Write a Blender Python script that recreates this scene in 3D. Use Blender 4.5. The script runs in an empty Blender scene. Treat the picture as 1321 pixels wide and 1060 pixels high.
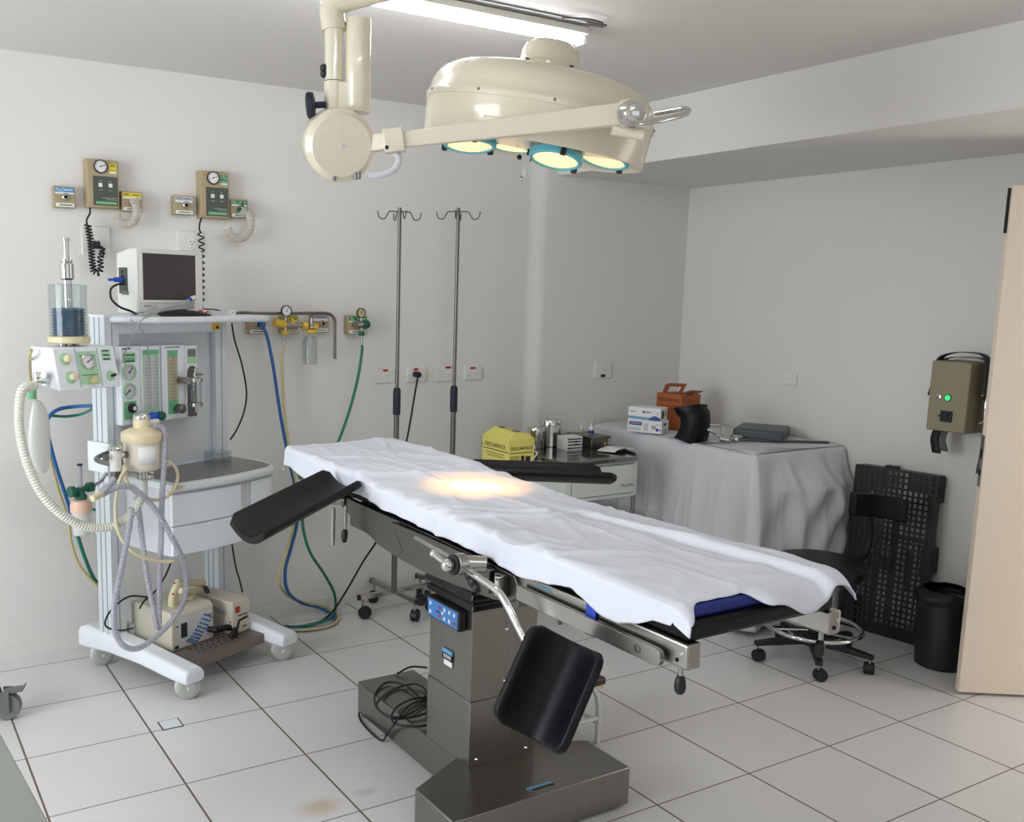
import bpy, bmesh, math, random
from mathutils import Vector, Matrix, noise
random.seed(7)
SC = bpy.context.scene
COL = SC.collection
PI = math.pi
def V(*a): return Vector(a)
# ------------------------------------------------------------------ camera model (solved from the floor tiles, 0.45 m)
FPX, CXP, CYP = 1244.423, 556.924, 564.462
YAW, PITCH, ROLL = -0.5417630, 0.1507525, 0.0209548
EYE = V(-0.452901, -4.457622, 1.707602)
def _cam():
    base = Matrix(((1,0,0),(0,0,-1),(0,1,0)))
    cy, sy = math.cos(YAW), math.sin(YAW); Rz = Matrix(((cy,sy,0),(-sy,cy,0),(0,0,1)))
    cp, sp = math.cos(PITCH), math.sin(PITCH); Rx = Matrix(((1,0,0),(0,cp,-sp),(0,sp,cp)))
    cr, sr = math.cos(ROLL), math.sin(ROLL); Rr = Matrix(((cr,-sr,0),(sr,cr,0),(0,0,1)))
    return Rr @ Rx @ base @ Rz
RC = _cam(); RCT = RC.transposed()
def ray(px, py): return RCT @ V((px-CXP)/FPX, (py-CYP)/FPX, 1.0)
def Zp(px, py, z=0.0): d = ray(px,py); return EYE + d*((z-EYE.z)/d.z)
def Yp(px, py, y): d = ray(px,py); return EYE + d*((y-EYE.y)/d.y)
def Xp(px, py, x): d = ray(px,py); return EYE + d*((x-EYE.x)/d.x)
def Dp(px, py, dep): return EYE + ray(px,py)*dep
CART = Matrix.Translation((.417,-.112,0)) @ Matrix.Rotation(math.radians(23),4,'Z')
CARTI = CART.inverted()
EYEC = CARTI @ EYE
def Cp(px, py, Y):
    d = CARTI.to_3x3() @ ray(px,py); return EYEC + d*((Y-EYEC.y)/d.y)
def Cz(px, py, Z):
    d = CARTI.to_3x3() @ ray(px,py); return EYEC + d*((Z-EYEC.z)/d.z)
def Cx(px, py, X):
    d = CARTI.to_3x3() @ ray(px,py); return EYEC + d*((X-EYEC.x)/d.x)
cam = bpy.data.cameras.new('camera'); camo = bpy.data.objects.new('camera', cam); COL.objects.link(camo)
m3 = Matrix((RC[0], -RC[1], -RC[2])).transposed()
camo.matrix_world = Matrix.Translation(EYE) @ m3.to_4x4()
cam.sensor_fit = 'HORIZONTAL'; cam.sensor_width = 36; cam.lens = FPX/1321*36
cam.shift_x = (660.5-CXP)/1321; cam.shift_y = (CYP-530)/1321; cam.clip_start = .02
SC.camera = camo
# ------------------------------------------------------------------ materials
def lin(c):
    out = []
    for v in c:
        v /= 255.0; out.append(v/12.92 if v <= .04045 else ((v+.055)/1.055)**2.4)
    return (*out, 1)
MATS = {}
def mat(name, rgb, rough=.5, metal=0, var=.04, scale=12, bump=0, bscale=120, trans=0, ior=1.45, emit=0, coat=0, spec=.5, stretch=None, alpha=1, sss=0):
    m = bpy.data.materials.new(name); m.use_nodes = True
    nt = m.node_tree; N = nt.nodes; L = nt.links; b = N['Principled BSDF']
    col = lin(rgb)
    tc = N.new('ShaderNodeTexCoord'); mp = N.new('ShaderNodeMapping'); L.new(tc.outputs['Object'], mp.inputs[0])
    if stretch: mp.inputs['Scale'].default_value = stretch
    nz = N.new('ShaderNodeTexNoise'); nz.inputs['Scale'].default_value = scale; nz.inputs['Detail'].default_value = 4
    L.new(mp.outputs[0], nz.inputs['Vector'])
    mx = N.new('ShaderNodeMix'); mx.data_type = 'RGBA'
    mx.inputs[6].default_value = tuple(min(1,c*(1-var)) for c in col[:3])+(1,)
    mx.inputs[7].default_value = tuple(min(1,c*(1+var)) for c in col[:3])+(1,)
    L.new(nz.outputs[0], mx.inputs[0]); L.new(mx.outputs[2], b.inputs['Base Color'])
    b.inputs['Roughness'].default_value = rough; b.inputs['Metallic'].default_value = metal
    b.inputs['Specular IOR Level'].default_value = spec
    if trans: b.inputs['Transmission Weight'].default_value = trans; b.inputs['IOR'].default_value = ior
    if coat: b.inputs['Coat Weight'].default_value = coat; b.inputs['Coat Roughness'].default_value = .08
    if sss: b.inputs['Subsurface Weight'].default_value = sss; b.inputs['Subsurface Radius'].default_value = (.01,.01,.01)
    if emit: b.inputs['Emission Color'].default_value = col; b.inputs['Emission Strength'].default_value = emit
    if alpha < 1: b.inputs['Alpha'].default_value = alpha
    if bump:
        n2 = N.new('ShaderNodeTexNoise'); n2.inputs['Scale'].default_value = bscale; n2.inputs['Detail'].default_value = 3
        L.new(mp.outputs[0], n2.inputs['Vector'])
        bp = N.new('ShaderNodeBump'); bp.inputs['Strength'].default_value = bump; bp.inputs['Distance'].default_value = .01
        L.new(n2.outputs[0], bp.inputs['Height']); L.new(bp.outputs[0], b.inputs['Normal'])
    MATS[name] = m; return m
mat('wall_paint', (229,227,222), .75, var=.012, scale=2, bump=.04, bscale=60)
mat('ceiling_paint', (228,225,220), .9, var=.01, scale=2)
mat('white_plastic', (232,232,226), .4, var=.01)
mat('white_enamel', (226,232,232), .3, var=.01, coat=.3)
mat('pale_grey_plastic', (205,210,205), .45, var=.02)
mat('cream_plastic', (226,214,178), .42, var=.03)
mat('cream_enamel', (223,215,193), .22, var=.012, coat=.55)
mat('beige_metal', (176,158,124), .5, var=.03)
mat('khaki_metal', (146,138,112), .5, var=.02)
mat('panel_grey_green', (74,82,72), .5, var=.03)
mat('black_plastic', (22,23,27), .45, var=.1)
mat('black_rubber', (20,20,22), .6, var=.1, bump=.05)
mat('black_leather', (11,13,18), .40, spec=.26, var=.15, bump=.12, bscale=220)
mat('black_gloss', (12,12,14), .12, var=.1)
mat('black_crate', (19,20,24), .42, var=.15)
mat('blue_black_grip', (28,34,50), .6, var=.1)
mat('charcoal_fabric', (58,60,62), .85, var=.1, bump=.2, bscale=400)
mat('grey_strap', (90,92,92), .85, var=.1, bump=.2, bscale=400)
mat('green_grey_vinyl', (72,84,86), .42, var=.06, bump=.06)
mat('steel', (176,174,168), .27, 1, var=.06, scale=30, stretch=(1,1,.05))
mat('steel_brushed', (146,143,137), .32, 1, var=.08, scale=60, bump=.03, bscale=300, stretch=(1,1,.04))
mat('steel_dark', (120,118,113), .34, 1, var=.08, scale=40, bump=.02)
mat('chrome', (215,215,213), .1, 1, var=.02)
mat('grey_metal', (128,130,130), .4, .8, var=.05)
mat('aluminium_paint', (216,223,226), .38, 0, var=.015)
mat('cart_white', (238,243,248), .35, var=.01)
mat('cart_panel', (212,216,220), .5, var=.015)
mat('cart_groove', (140,150,158), .5, var=.03)
mat('dark_tray', (128,122,120), .22, .7, var=.1)
mat('brown_shelf', (126,114,106), .4, .3, var=.1, scale=6)
mat('mint', (176,218,182), .5, var=.02)
mat('mint_deep', (120,186,138), .5, var=.03)
mat('green_ink', (30,92,58), .6, var=.05)
mat('green_plastic', (22,92,72), .4, var=.05)
mat('yellow_plastic', (214,176,58), .45, var=.06)
mat('yellow_label', (232,214,60), .55, var=.02)
mat('blue_label', (58,150,205), .55, var=.02)
mat('green_label', (40,146,92), .55, var=.02)
mat('white_label', (240,240,238), .55, var=.01)
mat('grey_label', (206,206,210), .55, var=.01)
mat('ink', (34,34,34), .7, var=.05)
mat('blue_ink', (44,62,140), .6, var=.05)
mat('blue_hose', (34,96,160), .35, var=.05)
mat('green_hose', (18,122,98), .35, var=.05)
mat('yellow_hose', (204,192,140), .4, var=.05)
mat('black_cable', (16,16,17), .5, var=.1)
mat('grey_cable', (178,180,180), .45, var=.04)
mat('white_tube', (226,226,214), .42, var=.02)
mat('bellows_blue', (22,98,136), .35, var=.05)
mat('screen', (74,66,68), .16, var=.05)
mat('blue_plug', (36,76,190), .4, var=.05)
mat('navy_vinyl', (28,44,122), .5, var=.04)
mat('sheet', (229,232,241), .85, var=.01, scale=5, bump=.12, bscale=35)
mat('drape', (222,223,226), .8, var=.02, scale=4, bump=.1, bscale=300)
mat('cabinet_paint', (222,228,220), .35, var=.015)
mat('yellow_card', (236,226,120), .6, var=.03)
mat('orange_card', (174,94,48), .65, var=.04)
mat('orange_dark', (140,72,34), .7, var=.04)
mat('blue_glove', (52,78,150), .5, var=.06)
mat('pale_blue', (110,160,200), .5, var=.03)
mat('door_paint', (238,222,204), .5, var=.012, scale=3)
mat('teal_ring', (104,190,206), .4, var=.03)
mat('led_green', (40,220,110), .3, var=0, emit=1.4)
mat('red_switch', (190,40,40), .4, var=.05)
mat('tube_light', (245,248,255), .4, var=0, emit=28)
mat('lamp_lens', (255,224,176), .3, var=.05, emit=.85)
mat('cream_body', (228,220,202), .45, var=.02)
mat('caster_grey', (120,121,118), .6, var=.08)
mat('device_beige', (206,201,184), .45, var=.02)
mat('wheel_grey', (186,188,182), .5, var=.04)
mat('steel_polished', (138,138,136), .1, 1, var=.04, scale=8)
mat('scale_tan', (200,184,156), .5, var=.03)
mat('tick_grey', (120,126,122), .6, var=.03)
mat('peach', (226,190,168), .4, var=.03)
mat('brown_wood', (66,50,42), .5, var=.2)
mat('bin_bag', (18,19,24), .35, var=.1, bump=.3, bscale=40)
mat('hole_dark', (8,8,8), .9, var=0)
mat('grey_counter', (150,153,148), .5, var=.01)
mat('control_blue', (70,130,198), .4, var=.03)
def thin(name, rgb, clear, gloss=.12, rough=.05, diff=0.0):
    """thin clear shell: see-through, a little diffuse body and a surface sheen"""
    m = bpy.data.materials.new(name); m.use_nodes = True; nt = m.node_tree; N = nt.nodes; L = nt.links
    for n in list(N):
        if n.type != 'OUTPUT_MATERIAL': N.remove(n)
    out = [n for n in N if n.type == 'OUTPUT_MATERIAL'][0]; c = lin(rgb)
    tr = N.new('ShaderNodeBsdfTransparent'); tr.inputs[0].default_value = tuple(.55+.45*x for x in c[:3])+(1,)
    df = N.new('ShaderNodeBsdfPrincipled'); df.inputs['Base Color'].default_value = c; df.inputs['Roughness'].default_value = .35
    gl = N.new('ShaderNodeBsdfGlossy'); gl.inputs['Roughness'].default_value = rough
    lw = N.new('ShaderNodeLayerWeight'); lw.inputs[0].default_value = .35; fr = N.new('ShaderNodeMath'); fr.operation = 'POWER'; fr.inputs[1].default_value = 2.2; L.new(lw.outputs['Facing'], fr.inputs[0])
    f2 = N.new('ShaderNodeMath'); f2.operation = 'MULTIPLY_ADD'; f2.inputs[1].default_value = .45; f2.inputs[2].default_value = .035; L.new(fr.outputs[0], f2.inputs[0])
    a = N.new('ShaderNodeMixShader'); a.inputs[0].default_value = 1-clear; L.new(tr.outputs[0], a.inputs[1]); L.new(df.outputs[0], a.inputs[2])
    b = N.new('ShaderNodeMixShader'); L.new(f2.outputs[0], b.inputs[0]); L.new(a.outputs[0], b.inputs[1]); L.new(gl.outputs[0], b.inputs[2])
    nz = N.new('ShaderNodeTexNoise'); nz.inputs['Scale'].default_value = 30
    bp = N.new('ShaderNodeBump'); bp.inputs['Strength'].default_value = .05; L.new(nz.outputs[0], bp.inputs['Height']); L.new(bp.outputs[0], gl.inputs['Normal'])
    L.new(b.outputs[0], out.inputs[0]); MATS[name] = m
thin('glass', (232,238,238), .975)
thin('clear_tube', (196,196,208), .42, rough=.15)
thin('clear_coil', (240,234,222), .35, rough=.15)
thin('frosted', (232,234,230), .30, rough=.3)
def floor_material():
    m = bpy.data.materials.new('floor_tile'); m.use_nodes = True; nt = m.node_tree; N = nt.nodes; L = nt.links; b = N['Principled BSDF']
    g = N.new('ShaderNodeNewGeometry'); s = N.new('ShaderNodeSeparateXYZ'); L.new(g.outputs['Position'], s.inputs[0])
    def mth(op, a, bb=None):
        n = N.new('ShaderNodeMath'); n.operation = op
        for i, v in enumerate((a, bb)):
            if v is None: continue
            if isinstance(v, (int,float)): n.inputs[i].default_value = v
            else: L.new(v, n.inputs[i])
        return n.outputs[0]
    fl = []; masks = []
    for ax, gw in (('X', .0036), ('Y', .0024)):
        t = mth('DIVIDE', s.outputs[ax], .45); t = mth('ADD', t, .5); f = mth('FLOOR', t); fl.append(f)
        fr = mth('SUBTRACT', t, f); d = mth('ABSOLUTE', mth('SUBTRACT', fr, .5)); masks.append(mth('LESS_THAN', d, gw/.45))
        # distance measured from the cell centre; the line sits on multiples of 0.45
    grout = mth('MAXIMUM', *masks)
    # tile id: cells between the lines
    ids = N.new('ShaderNodeCombineXYZ')
    for i, ax in enumerate(('X','Y')):
        L.new(mth('FLOOR', mth('DIVIDE', s.outputs[ax], .45)), ids.inputs[i])
    wn = N.new('ShaderNodeTexWhiteNoise'); L.new(ids.outputs[0], wn.inputs['Vector'])
    nz = N.new('ShaderNodeTexNoise'); nz.inputs['Scale'].default_value = 2.5; nz.inputs['Detail'].default_value = 5; L.new(g.outputs['Position'], nz.inputs['Vector'])
    val = mth('ADD', mth('MULTIPLY', wn.outputs[0], .05), mth('MULTIPLY', nz.outputs[0], .08))
    mx = N.new('ShaderNodeMix'); mx.data_type = 'RGBA'; mx.inputs[6].default_value = lin((220,218,217)); mx.inputs[7].default_value = lin((234,233,232))
    L.new(mth('MULTIPLY', val, 6.0), mx.inputs[0])
    # an old rusty-tan stain and a scuff with their own outline
    col = mx.outputs[2]
    for (sx, sy, r, c, k) in (STAIN + SCUFF):
        dx = mth('SUBTRACT', s.outputs['X'], sx); dy = mth('SUBTRACT', s.outputs['Y'], sy)
        d = mth('SQRT', mth('ADD', mth('MULTIPLY', dx, dx), mth('MULTIPLY', mth('MULTIPLY', dy, dy), 2.0)))
        n3 = N.new('ShaderNodeTexNoise'); n3.inputs['Scale'].default_value = 18; n3.inputs['Detail'].default_value = 4; L.new(g.outputs['Position'], n3.inputs['Vector'])
        e = mth('SUBTRACT', 1.0, mth('DIVIDE', d, r)); e = mth('MULTIPLY', mth('MAXIMUM', e, 0.0), mth('MULTIPLY', n3.outputs[0], k))
        e = mth('MINIMUM', e, .6)
        mm = N.new('ShaderNodeMix'); mm.data_type = 'RGBA'; L.new(e, mm.inputs[0]); L.new(col, mm.inputs[6]); mm.inputs[7].default_value = lin(c); col = mm.outputs[2]
    m2 = N.new('ShaderNodeMix'); m2.data_type = 'RGBA'; L.new(grout, m2.inputs[0]); L.new(col, m2.inputs[6]); m2.inputs[7].default_value = lin((112,96,86))
    L.new(m2.outputs[2], b.inputs['Base Color'])
    L.new(mth('ADD', mth('MULTIPLY', grout, .4), .3), b.inputs['Roughness'])
    bp = N.new('ShaderNodeBump'); bp.inputs['Strength'].default_value = .3; bp.inputs['Distance'].default_value = .002
    L.new(mth('SUBTRACT', 1.0, grout), bp.inputs['Height']); L.new(bp.outputs[0], b.inputs['Normal'])
    MATS['floor_tile'] = m
_a = Zp(412,1040); _b = Zp(470,1022)
STAIN = [(_a.x,_a.y,.10,(196,170,128),1.6)]; SCUFF = [(_b.x,_b.y,.05,(160,140,120),1.0)]
floor_material()
# ------------------------------------------------------------------ mesh builder
def basis(d):
    d = d.normalized(); a = V(0,0,1) if abs(d.z) < .9 else V(1,0,0)
    u = d.cross(a).normalized(); return u, d.cross(u).normalized(), d
class MB:
    def __init__(s): s.v = []; s.f = []; s.fm = []; s.mat = None
    def face(s, idx): s.f.append(tuple(idx)); s.fm.append(s.mat)
    def add(s, vs, fs):
        n = len(s.v); s.v += [Vector(p) for p in vs]
        for f in fs: s.face([i+n for i in f])
    def m(s, name): s.mat = name; return s
    def box(s, a, b):
        x0,y0,z0 = (min(a[i],b[i]) for i in range(3)); x1,y1,z1 = (max(a[i],b[i]) for i in range(3))
        s.add([(x0,y0,z0),(x1,y0,z0),(x1,y1,z0),(x0,y1,z0),(x0,y0,z1),(x1,y0,z1),(x1,y1,z1),(x0,y1,z1)],
              [(0,3,2,1),(4,5,6,7),(0,1,5,4),(1,2,6,5),(2,3,7,6),(3,0,4,7)]); return s
    def obox(s, c, ax, ay, az):   # centre and three half-axis vectors
        c = Vector(c); ax, ay, az = Vector(ax), Vector(ay), Vector(az)
        s.add([c-ax-ay-az,c+ax-ay-az,c+ax+ay-az,c-ax+ay-az,c-ax-ay+az,c+ax-ay+az,c+ax+ay+az,c-ax+ay+az],
              [(0,3,2,1),(4,5,6,7),(0,1,5,4),(1,2,6,5),(2,3,7,6),(3,0,4,7)]); return s
    def loft(s, rings, closed=True, caps=True):
        n = len(s.v); k = len(rings[0])
        for r in rings: s.v += [Vector(p) for p in r]
        for i in range(len(rings)-1):
            for j in range(k if closed else k-1):
                a = n+i*k+j; b = n+i*k+(j+1)%k; s.face((a,b,b+k,a+k))
        if caps:
            s.face([n+j for j in reversed(range(k))]); s.face([n+(len(rings)-1)*k+j for j in range(k)])
        return s
    def lathe(s, prof, c=(0,0,0), ax=(0,0,1), n=24, caps=True):
        c = Vector(c); u, w, d = basis(Vector(ax))
        rings = [[c + d*z + (u*math.cos(2*PI*j/n) + w*math.sin(2*PI*j/n))*max(r,1e-5) for j in range(n)] for r, z in prof]
        return s.loft(rings, True, caps)
    def cyl(s, p, q, r, r2=None, n=20):
        p, q = Vector(p), Vector(q); L = (q-p).length
        return s.lathe([(r,0),(r if r2 is None else r2, L)], p, q-p, n)
    def tube(s, pts, r, n=8, smooth=True, sub=6, rf=None):
        pts = [Vector(p) for p in pts]
        if smooth and len(pts) > 2: pts = spline(pts, sub)
        # parallel transport frame
        t0 = (pts[1]-pts[0]).normalized(); u, w, _ = basis(t0); rings = []; L = 0
        for i, p in enumerate(pts):
            t = (pts[min(i+1,len(pts)-1)]-pts[max(i-1,0)])
            if t.length < 1e-9: t = t0
            t = t.normalized(); q = t0.rotation_difference(t); u = q @ u; u = (u - t*u.dot(t)).normalized(); w = t.cross(u); t0 = t
            if i: L += (p-pts[i-1]).length
            rr = rf(L) if rf else r
            rings.append([p + (u*math.cos(2*PI*j/n)+w*math.sin(2*PI*j/n))*rr for j in range(n)])
        return s.loft(rings)
    def corr(s, pts, r, pitch=.009, amp=.12, n=10):
        pts = spline([Vector(p) for p in pts], 12); ev = resample(pts, pitch/3.0); k = [0]
        return s.tube(ev, r, n, False, rf=lambda L: r*(1+amp*math.cos(2*PI*L/pitch)))
    def coil(s, pts, R, pitch, r, n=6):
        pts = resample(spline([Vector(p) for p in pts], 10), pitch/12.0); t0 = (pts[1]-pts[0]).normalized(); u, w, _ = basis(t0); out = []
        for i, p in enumerate(pts):
            t = (pts[min(i+1,len(pts)-1)]-pts[max(i-1,0)]).normalized(); q = t0.rotation_difference(t); u = q @ u; u = (u-t*u.dot(t)).normalized(); w = t.cross(u); t0 = t
            a = 2*PI*i/12.0; out.append(p+(u*math.cos(a)+w*math.sin(a))*R)
        return s.tube(out, r, n, False)
    def prism(s, poly, ex):
        ex = Vector(ex); a = [Vector(p) for p in poly]; return s.loft([a, [p+ex for p in a]])
    def grid(s, fn, nu, nv):
        n = len(s.v)
        for i in range(nu+1):
            for j in range(nv+1): s.v.append(Vector(fn(i/nu, j/nv)))
        for i in range(nu):
            for j in range(nv):
                a = n+i*(nv+1)+j; s.face((a,a+1,a+nv+2,a+nv+1))
        return s
    def ball(s, c, r, n=14, sc=(1,1,1)):
        c = Vector(c); rings = []
        for i in range(n//2+1):
            th = PI*i/(n//2)
            rings.append([c+V(r*sc[0]*max(math.sin(th),1e-4)*math.cos(2*PI*j/n), r*sc[1]*max(math.sin(th),1e-4)*math.sin(2*PI*j/n), -r*sc[2]*math.cos(th)) for j in range(n)])
        return s.loft(rings)
    def xf(s, M, start=0):
        for i in range(start, len(s.v)): s.v[i] = M @ s.v[i]
        return s
    def text(s, body, o, xd, yd, size, material='ink', align='CENTER', depth=.0006):
        vs, fs = glyphs(body, align); o = Vector(o); xd = Vector(xd).normalized()*size; yd = Vector(yd).normalized()*size; zd = xd.cross(yd).normalized()*depth
        keep = s.mat; s.mat = material; s.add([o + xd*p.x + yd*p.y + zd for p in vs], fs); s.mat = keep; return s
def spline(p, sub=6):
    if len(p) < 3: return p
    out = []; q = [p[0]*2-p[1]] + p + [p[-1]*2-p[-2]]
    for i in range(1, len(q)-2):
        a, b, c, d = q[i-1:i+3]
        for k in range(sub):
            t = k/sub; out.append(.5*((2*b)+(c-a)*t+(2*a-5*b+4*c-d)*t*t+(3*b-a-3*c+d)*t*t*t))
    out.append(p[-1]); return out
def resample(p, step):
    out = [p[0].copy()]; acc = 0
    for a, b in zip(p, p[1:]):
        L = (b-a).length; d = step-acc
        while d <= L and L > 0:
            out.append(a.lerp(b, d/L)); d += step
        acc = L-(d-step)
    if (out[-1]-p[-1]).length > step*.3: out.append(p[-1].copy())
    return out
_G = {}
def glyphs(body, align):
    if (body, align) in _G: return _G[(body, align)]
    cu = bpy.data.curves.new('lettering', 'FONT'); cu.body = body; cu.size = 1; cu.align_x = align; cu.align_y = 'CENTER'; cu.resolution_u = 3
    ob = bpy.data.objects.new('lettering', cu); COL.objects.link(ob)
    dg = bpy.context.evaluated_depsgraph_get(); dg.update()
    me = bpy.data.meshes.new_from_object(ob.evaluated_get(dg))
    r = ([v.co.copy() for v in me.vertices], [tuple(p.vertices) for p in me.polygons])
    bpy.data.objects.remove(ob); bpy.data.curves.remove(cu); bpy.data.meshes.remove(me)
    _G[(body, align)] = r; return r
# ------------------------------------------------------------------ objects
INV = {}
def _root(o):
    while o.parent: o = o.parent
    return o
def thing(name, label, cat, loc=(0,0,0), group=None, M=None):
    """Empty at the base. Parts are given in world coordinates, unless M (the frame the parts are given in) is passed."""
    o = bpy.data.objects.new(name, None); COL.objects.link(o); o.empty_display_size = .05
    if M is not None: o.matrix_world = M; INV[o.name] = None
    else: o.location = loc; INV[o.name] = Vector(loc)
    o['label'] = label; o['category'] = cat
    if group: o['group'] = group
    return o
def mesh(name, mb, material, ang=38):
    me = bpy.data.meshes.new(name); me.from_pydata([tuple(v) for v in mb.v], [], mb.f)
    names = []
    for x in mb.fm:
        k = x or material
        if k not in names: names.append(k)
    for k in names: me.materials.append(MATS[k])
    for p, x in zip(me.polygons, mb.fm): p.material_index = names.index(x or material)
    bm = bmesh.new(); bm.from_mesh(me); bmesh.ops.recalc_face_normals(bm, faces=bm.faces); bm.to_mesh(me); bm.free()
    me.polygons.foreach_set('use_smooth', [True]*len(me.polygons)); me.set_sharp_from_angle(angle=math.radians(ang)); me.update()
    return me
def mods(o, bevel=0, solid=0, sub=0, seg=2):
    if solid: k = o.modifiers.new('thickness','SOLIDIFY'); k.thickness = solid; k.offset = -1
    if bevel: k = o.modifiers.new('edge','BEVEL'); k.width = bevel; k.segments = seg; k.limit_method = 'ANGLE'; k.angle_limit = math.radians(40); k.harden_normals = False
    if sub: k = o.modifiers.new('smooth','SUBSURF'); k.levels = sub; k.render_levels = sub
def part(name, mb, material, parent, label=None, bevel=0, solid=0, sub=0, ang=38, kind=None, seg=2):
    off = INV[_root(parent).name]
    if off is not None:
        for v in mb.v: v -= off
    o = bpy.data.objects.new(name, mesh(name, mb, material, ang)); COL.objects.link(o); o.parent = parent
    mods(o, bevel, solid, sub, seg)
    if label: o['label'] = label
    if kind: o['kind'] = kind
    return o
def solo(name, mb, material, label, cat, group=None, bevel=0, solid=0, sub=0, ang=38, kind=None, seg=2):
    lo = V(*(min(v[i] for v in mb.v) for i in range(3))); hi = V(*(max(v[i] for v in mb.v) for i in range(3)))
    c = V((lo.x+hi.x)/2, (lo.y+hi.y)/2, lo.z)
    for v in mb.v: v -= c
    o = bpy.data.objects.new(name, mesh(name, mb, material, ang)); COL.objects.link(o); o.location = c; INV[o.name] = c
    mods(o, bevel, solid, sub, seg)
    o['label'] = label; o['category'] = cat
    if group: o['group'] = group
    if kind: o['kind'] = kind
    return o
def struct(name, mb, material, label=None, cat=None, bevel=0, **k):
    o = solo(name, mb, material, label or name.replace('_',' '), cat or name.split('_')[0], bevel=bevel, **k); o['kind'] = 'structure'; return o
def copy_tree(o, label=None, loc=None, rz=None, parent=None, top=True):
    c = o.copy(); COL.objects.link(c)
    if parent: c.parent = parent
    for ch in [x for x in o.children]: copy_tree(ch, parent=c, top=False)
    if top:
        INV[c.name] = INV.get(o.name)
        if label: c['label'] = label
        if loc is not None: c.location = loc
        if rz is not None: c.rotation_euler = (0,0,rz)
    return c
def B(a, b): return MB().box(a, b)
def rect(px0, py0, px1, py1, y):
    mx, my = (px0+px1)/2, (py0+py1)/2
    return Yp(px0,my,y).x, Yp(px1,my,y).x, Yp(mx,py1,y).z, Yp(mx,py0,y).z   # x0,x1,z0,z1
def gauge(parent, c, nrm, up, r, face='white_label', rim='black_plastic', ang=-40, name='gauge'):
    c = Vector(c); nrm = Vector(nrm).normalized(); up = Vector(up); up = (up-nrm*up.dot(nrm)).normalized(); rt = up.cross(nrm)
    b = MB().m(rim).lathe([(r*.9,-r*.3),(r,-r*.25),(r,r*.18),(r*.88,r*.22),(r*.84,r*.1)], c, nrm, 28, caps=False)
    b.m(face).lathe([(r*.9,-r*.3),(r*.86,r*.04),(r*.86,r*.09)], c, nrm, 28)
    b.m('ink')
    for k in range(11):
        a = math.radians(-135+27*k); d = up*math.cos(a)+rt*math.sin(a); e = rt*math.cos(a)-up*math.sin(a)
        b.obox(c+d*r*.7+nrm*r*.1, d*r*.09, e*r*.022, nrm*r*.015)
    g = part(name, b, face, parent)
    a = math.radians(ang); d = up*math.cos(a)+rt*math.sin(a); e = rt*math.cos(a)-up*math.sin(a)
    nb = MB().m('ink').obox(c+d*r*.25+nrm*r*.13, d*r*.45, e*r*.045, nrm*r*.02); nb.lathe([(r*.1,r*.1),(r*.1,r*.17)], c, nrm, 12)
    part('needle', nb, 'ink', g); return g
def caster(parent, x, y, top, r, w, ang, mats=('black_plastic','black_rubber','steel'), off=.02, hood=True):
    """swivel caster standing on z=0 under a point (x,y,top) in the frame of the parent's parts"""
    d = V(math.cos(ang), math.sin(ang), 0); e = V(-d.y, d.x, 0); c = V(x,y,r)+d*off
    f = MB().m(mats[2]).cyl((x,y,r*1.5),(x,y,top), r*.22, n=12).m(mats[0])
    if hood:
        for s in (-1,1):
            pass
        prof = []
        k = 14
        ra = [c + (d*math.cos(t)+V(0,0,1)*math.sin(t))*r*1.06 for t in [(-.15+1.25*i/k)*PI for i in range(k+1)]]
        rb = [c + (d*math.cos(t)+V(0,0,1)*math.sin(t))*r*.86 for t in [(-.15+1.25*i/k)*PI for i in range(k+1)]]
        ring = ra + rb[::-1]
        f.loft([[p-e*w*.32 for p in ring],[p+e*w*.32 for p in ring]])
    else:
        for s in (-1,1): f.obox(c+e*s*w*.6+V(0,0,r*.45), d*r*.3, e*w*.08, V(0,0,r*.75))
        f.obox(V(x,y,r*1.55)*1, d*r*.5, e*w*.7, V(0,0,r*.12))
    o = part('caster', f, mats[0], parent)
    wb = MB()
    if hood:
        for s in (-1,1): wb.m(mats[1]).lathe([(r*.55,0),(r*.95,0),(r,w*.06),(r,w*.34),(r*.9,w*.42),(r*.5,w*.45),(r*.25,w*.42)], c+e*(s*w*.08), e*s, 24)
    else:
        wb.m(mats[1]).lathe([(r*.7,-w*.4),(r*.95,-w*.4),(r,-w*.25),(r,w*.25),(r*.95,w*.4),(r*.7,w*.4)], c, e, 28).m('grey_metal').lathe([(r*.7,-w*.3),(r*.7,w*.3)], c, e, 24)
    if mats[1] == 'wheel_grey':
        for s in (-1,1): wb.m('cart_groove').lathe([(r*.70,w*.428),(r*.74,w*.432),(r*.78,w*.428)], c+e*(s*w*.08), e*s, 28, caps=False).m('white_plastic').lathe([(r*.16,w*.43),(r*.12,w*.47)], c+e*(s*w*.08), e*s, 16)
    part('wheel', wb, mats[1], o); return o
# ------------------------------------------------------------------ the room
WY, RX, CZ, SZ, BX = .15, 4.155, 2.68, 2.382, 3.104     # left wall y, right wall x, ceiling, soffit, beam face
LX, FY = -2.9, -6.2
struct('floor', B((LX-.1,FY-.1,-.08),(RX+1.2,WY+.12,0)), 'floor_tile', 'pale grey square floor tiles with brown grout lines', 'floor')
struct('ceiling', B((LX-.1,FY-.1,CZ),(RX+.1,WY+.12,CZ+.08)), 'ceiling_paint', 'plain off white painted ceiling', 'ceiling')
w = MB()
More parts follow.
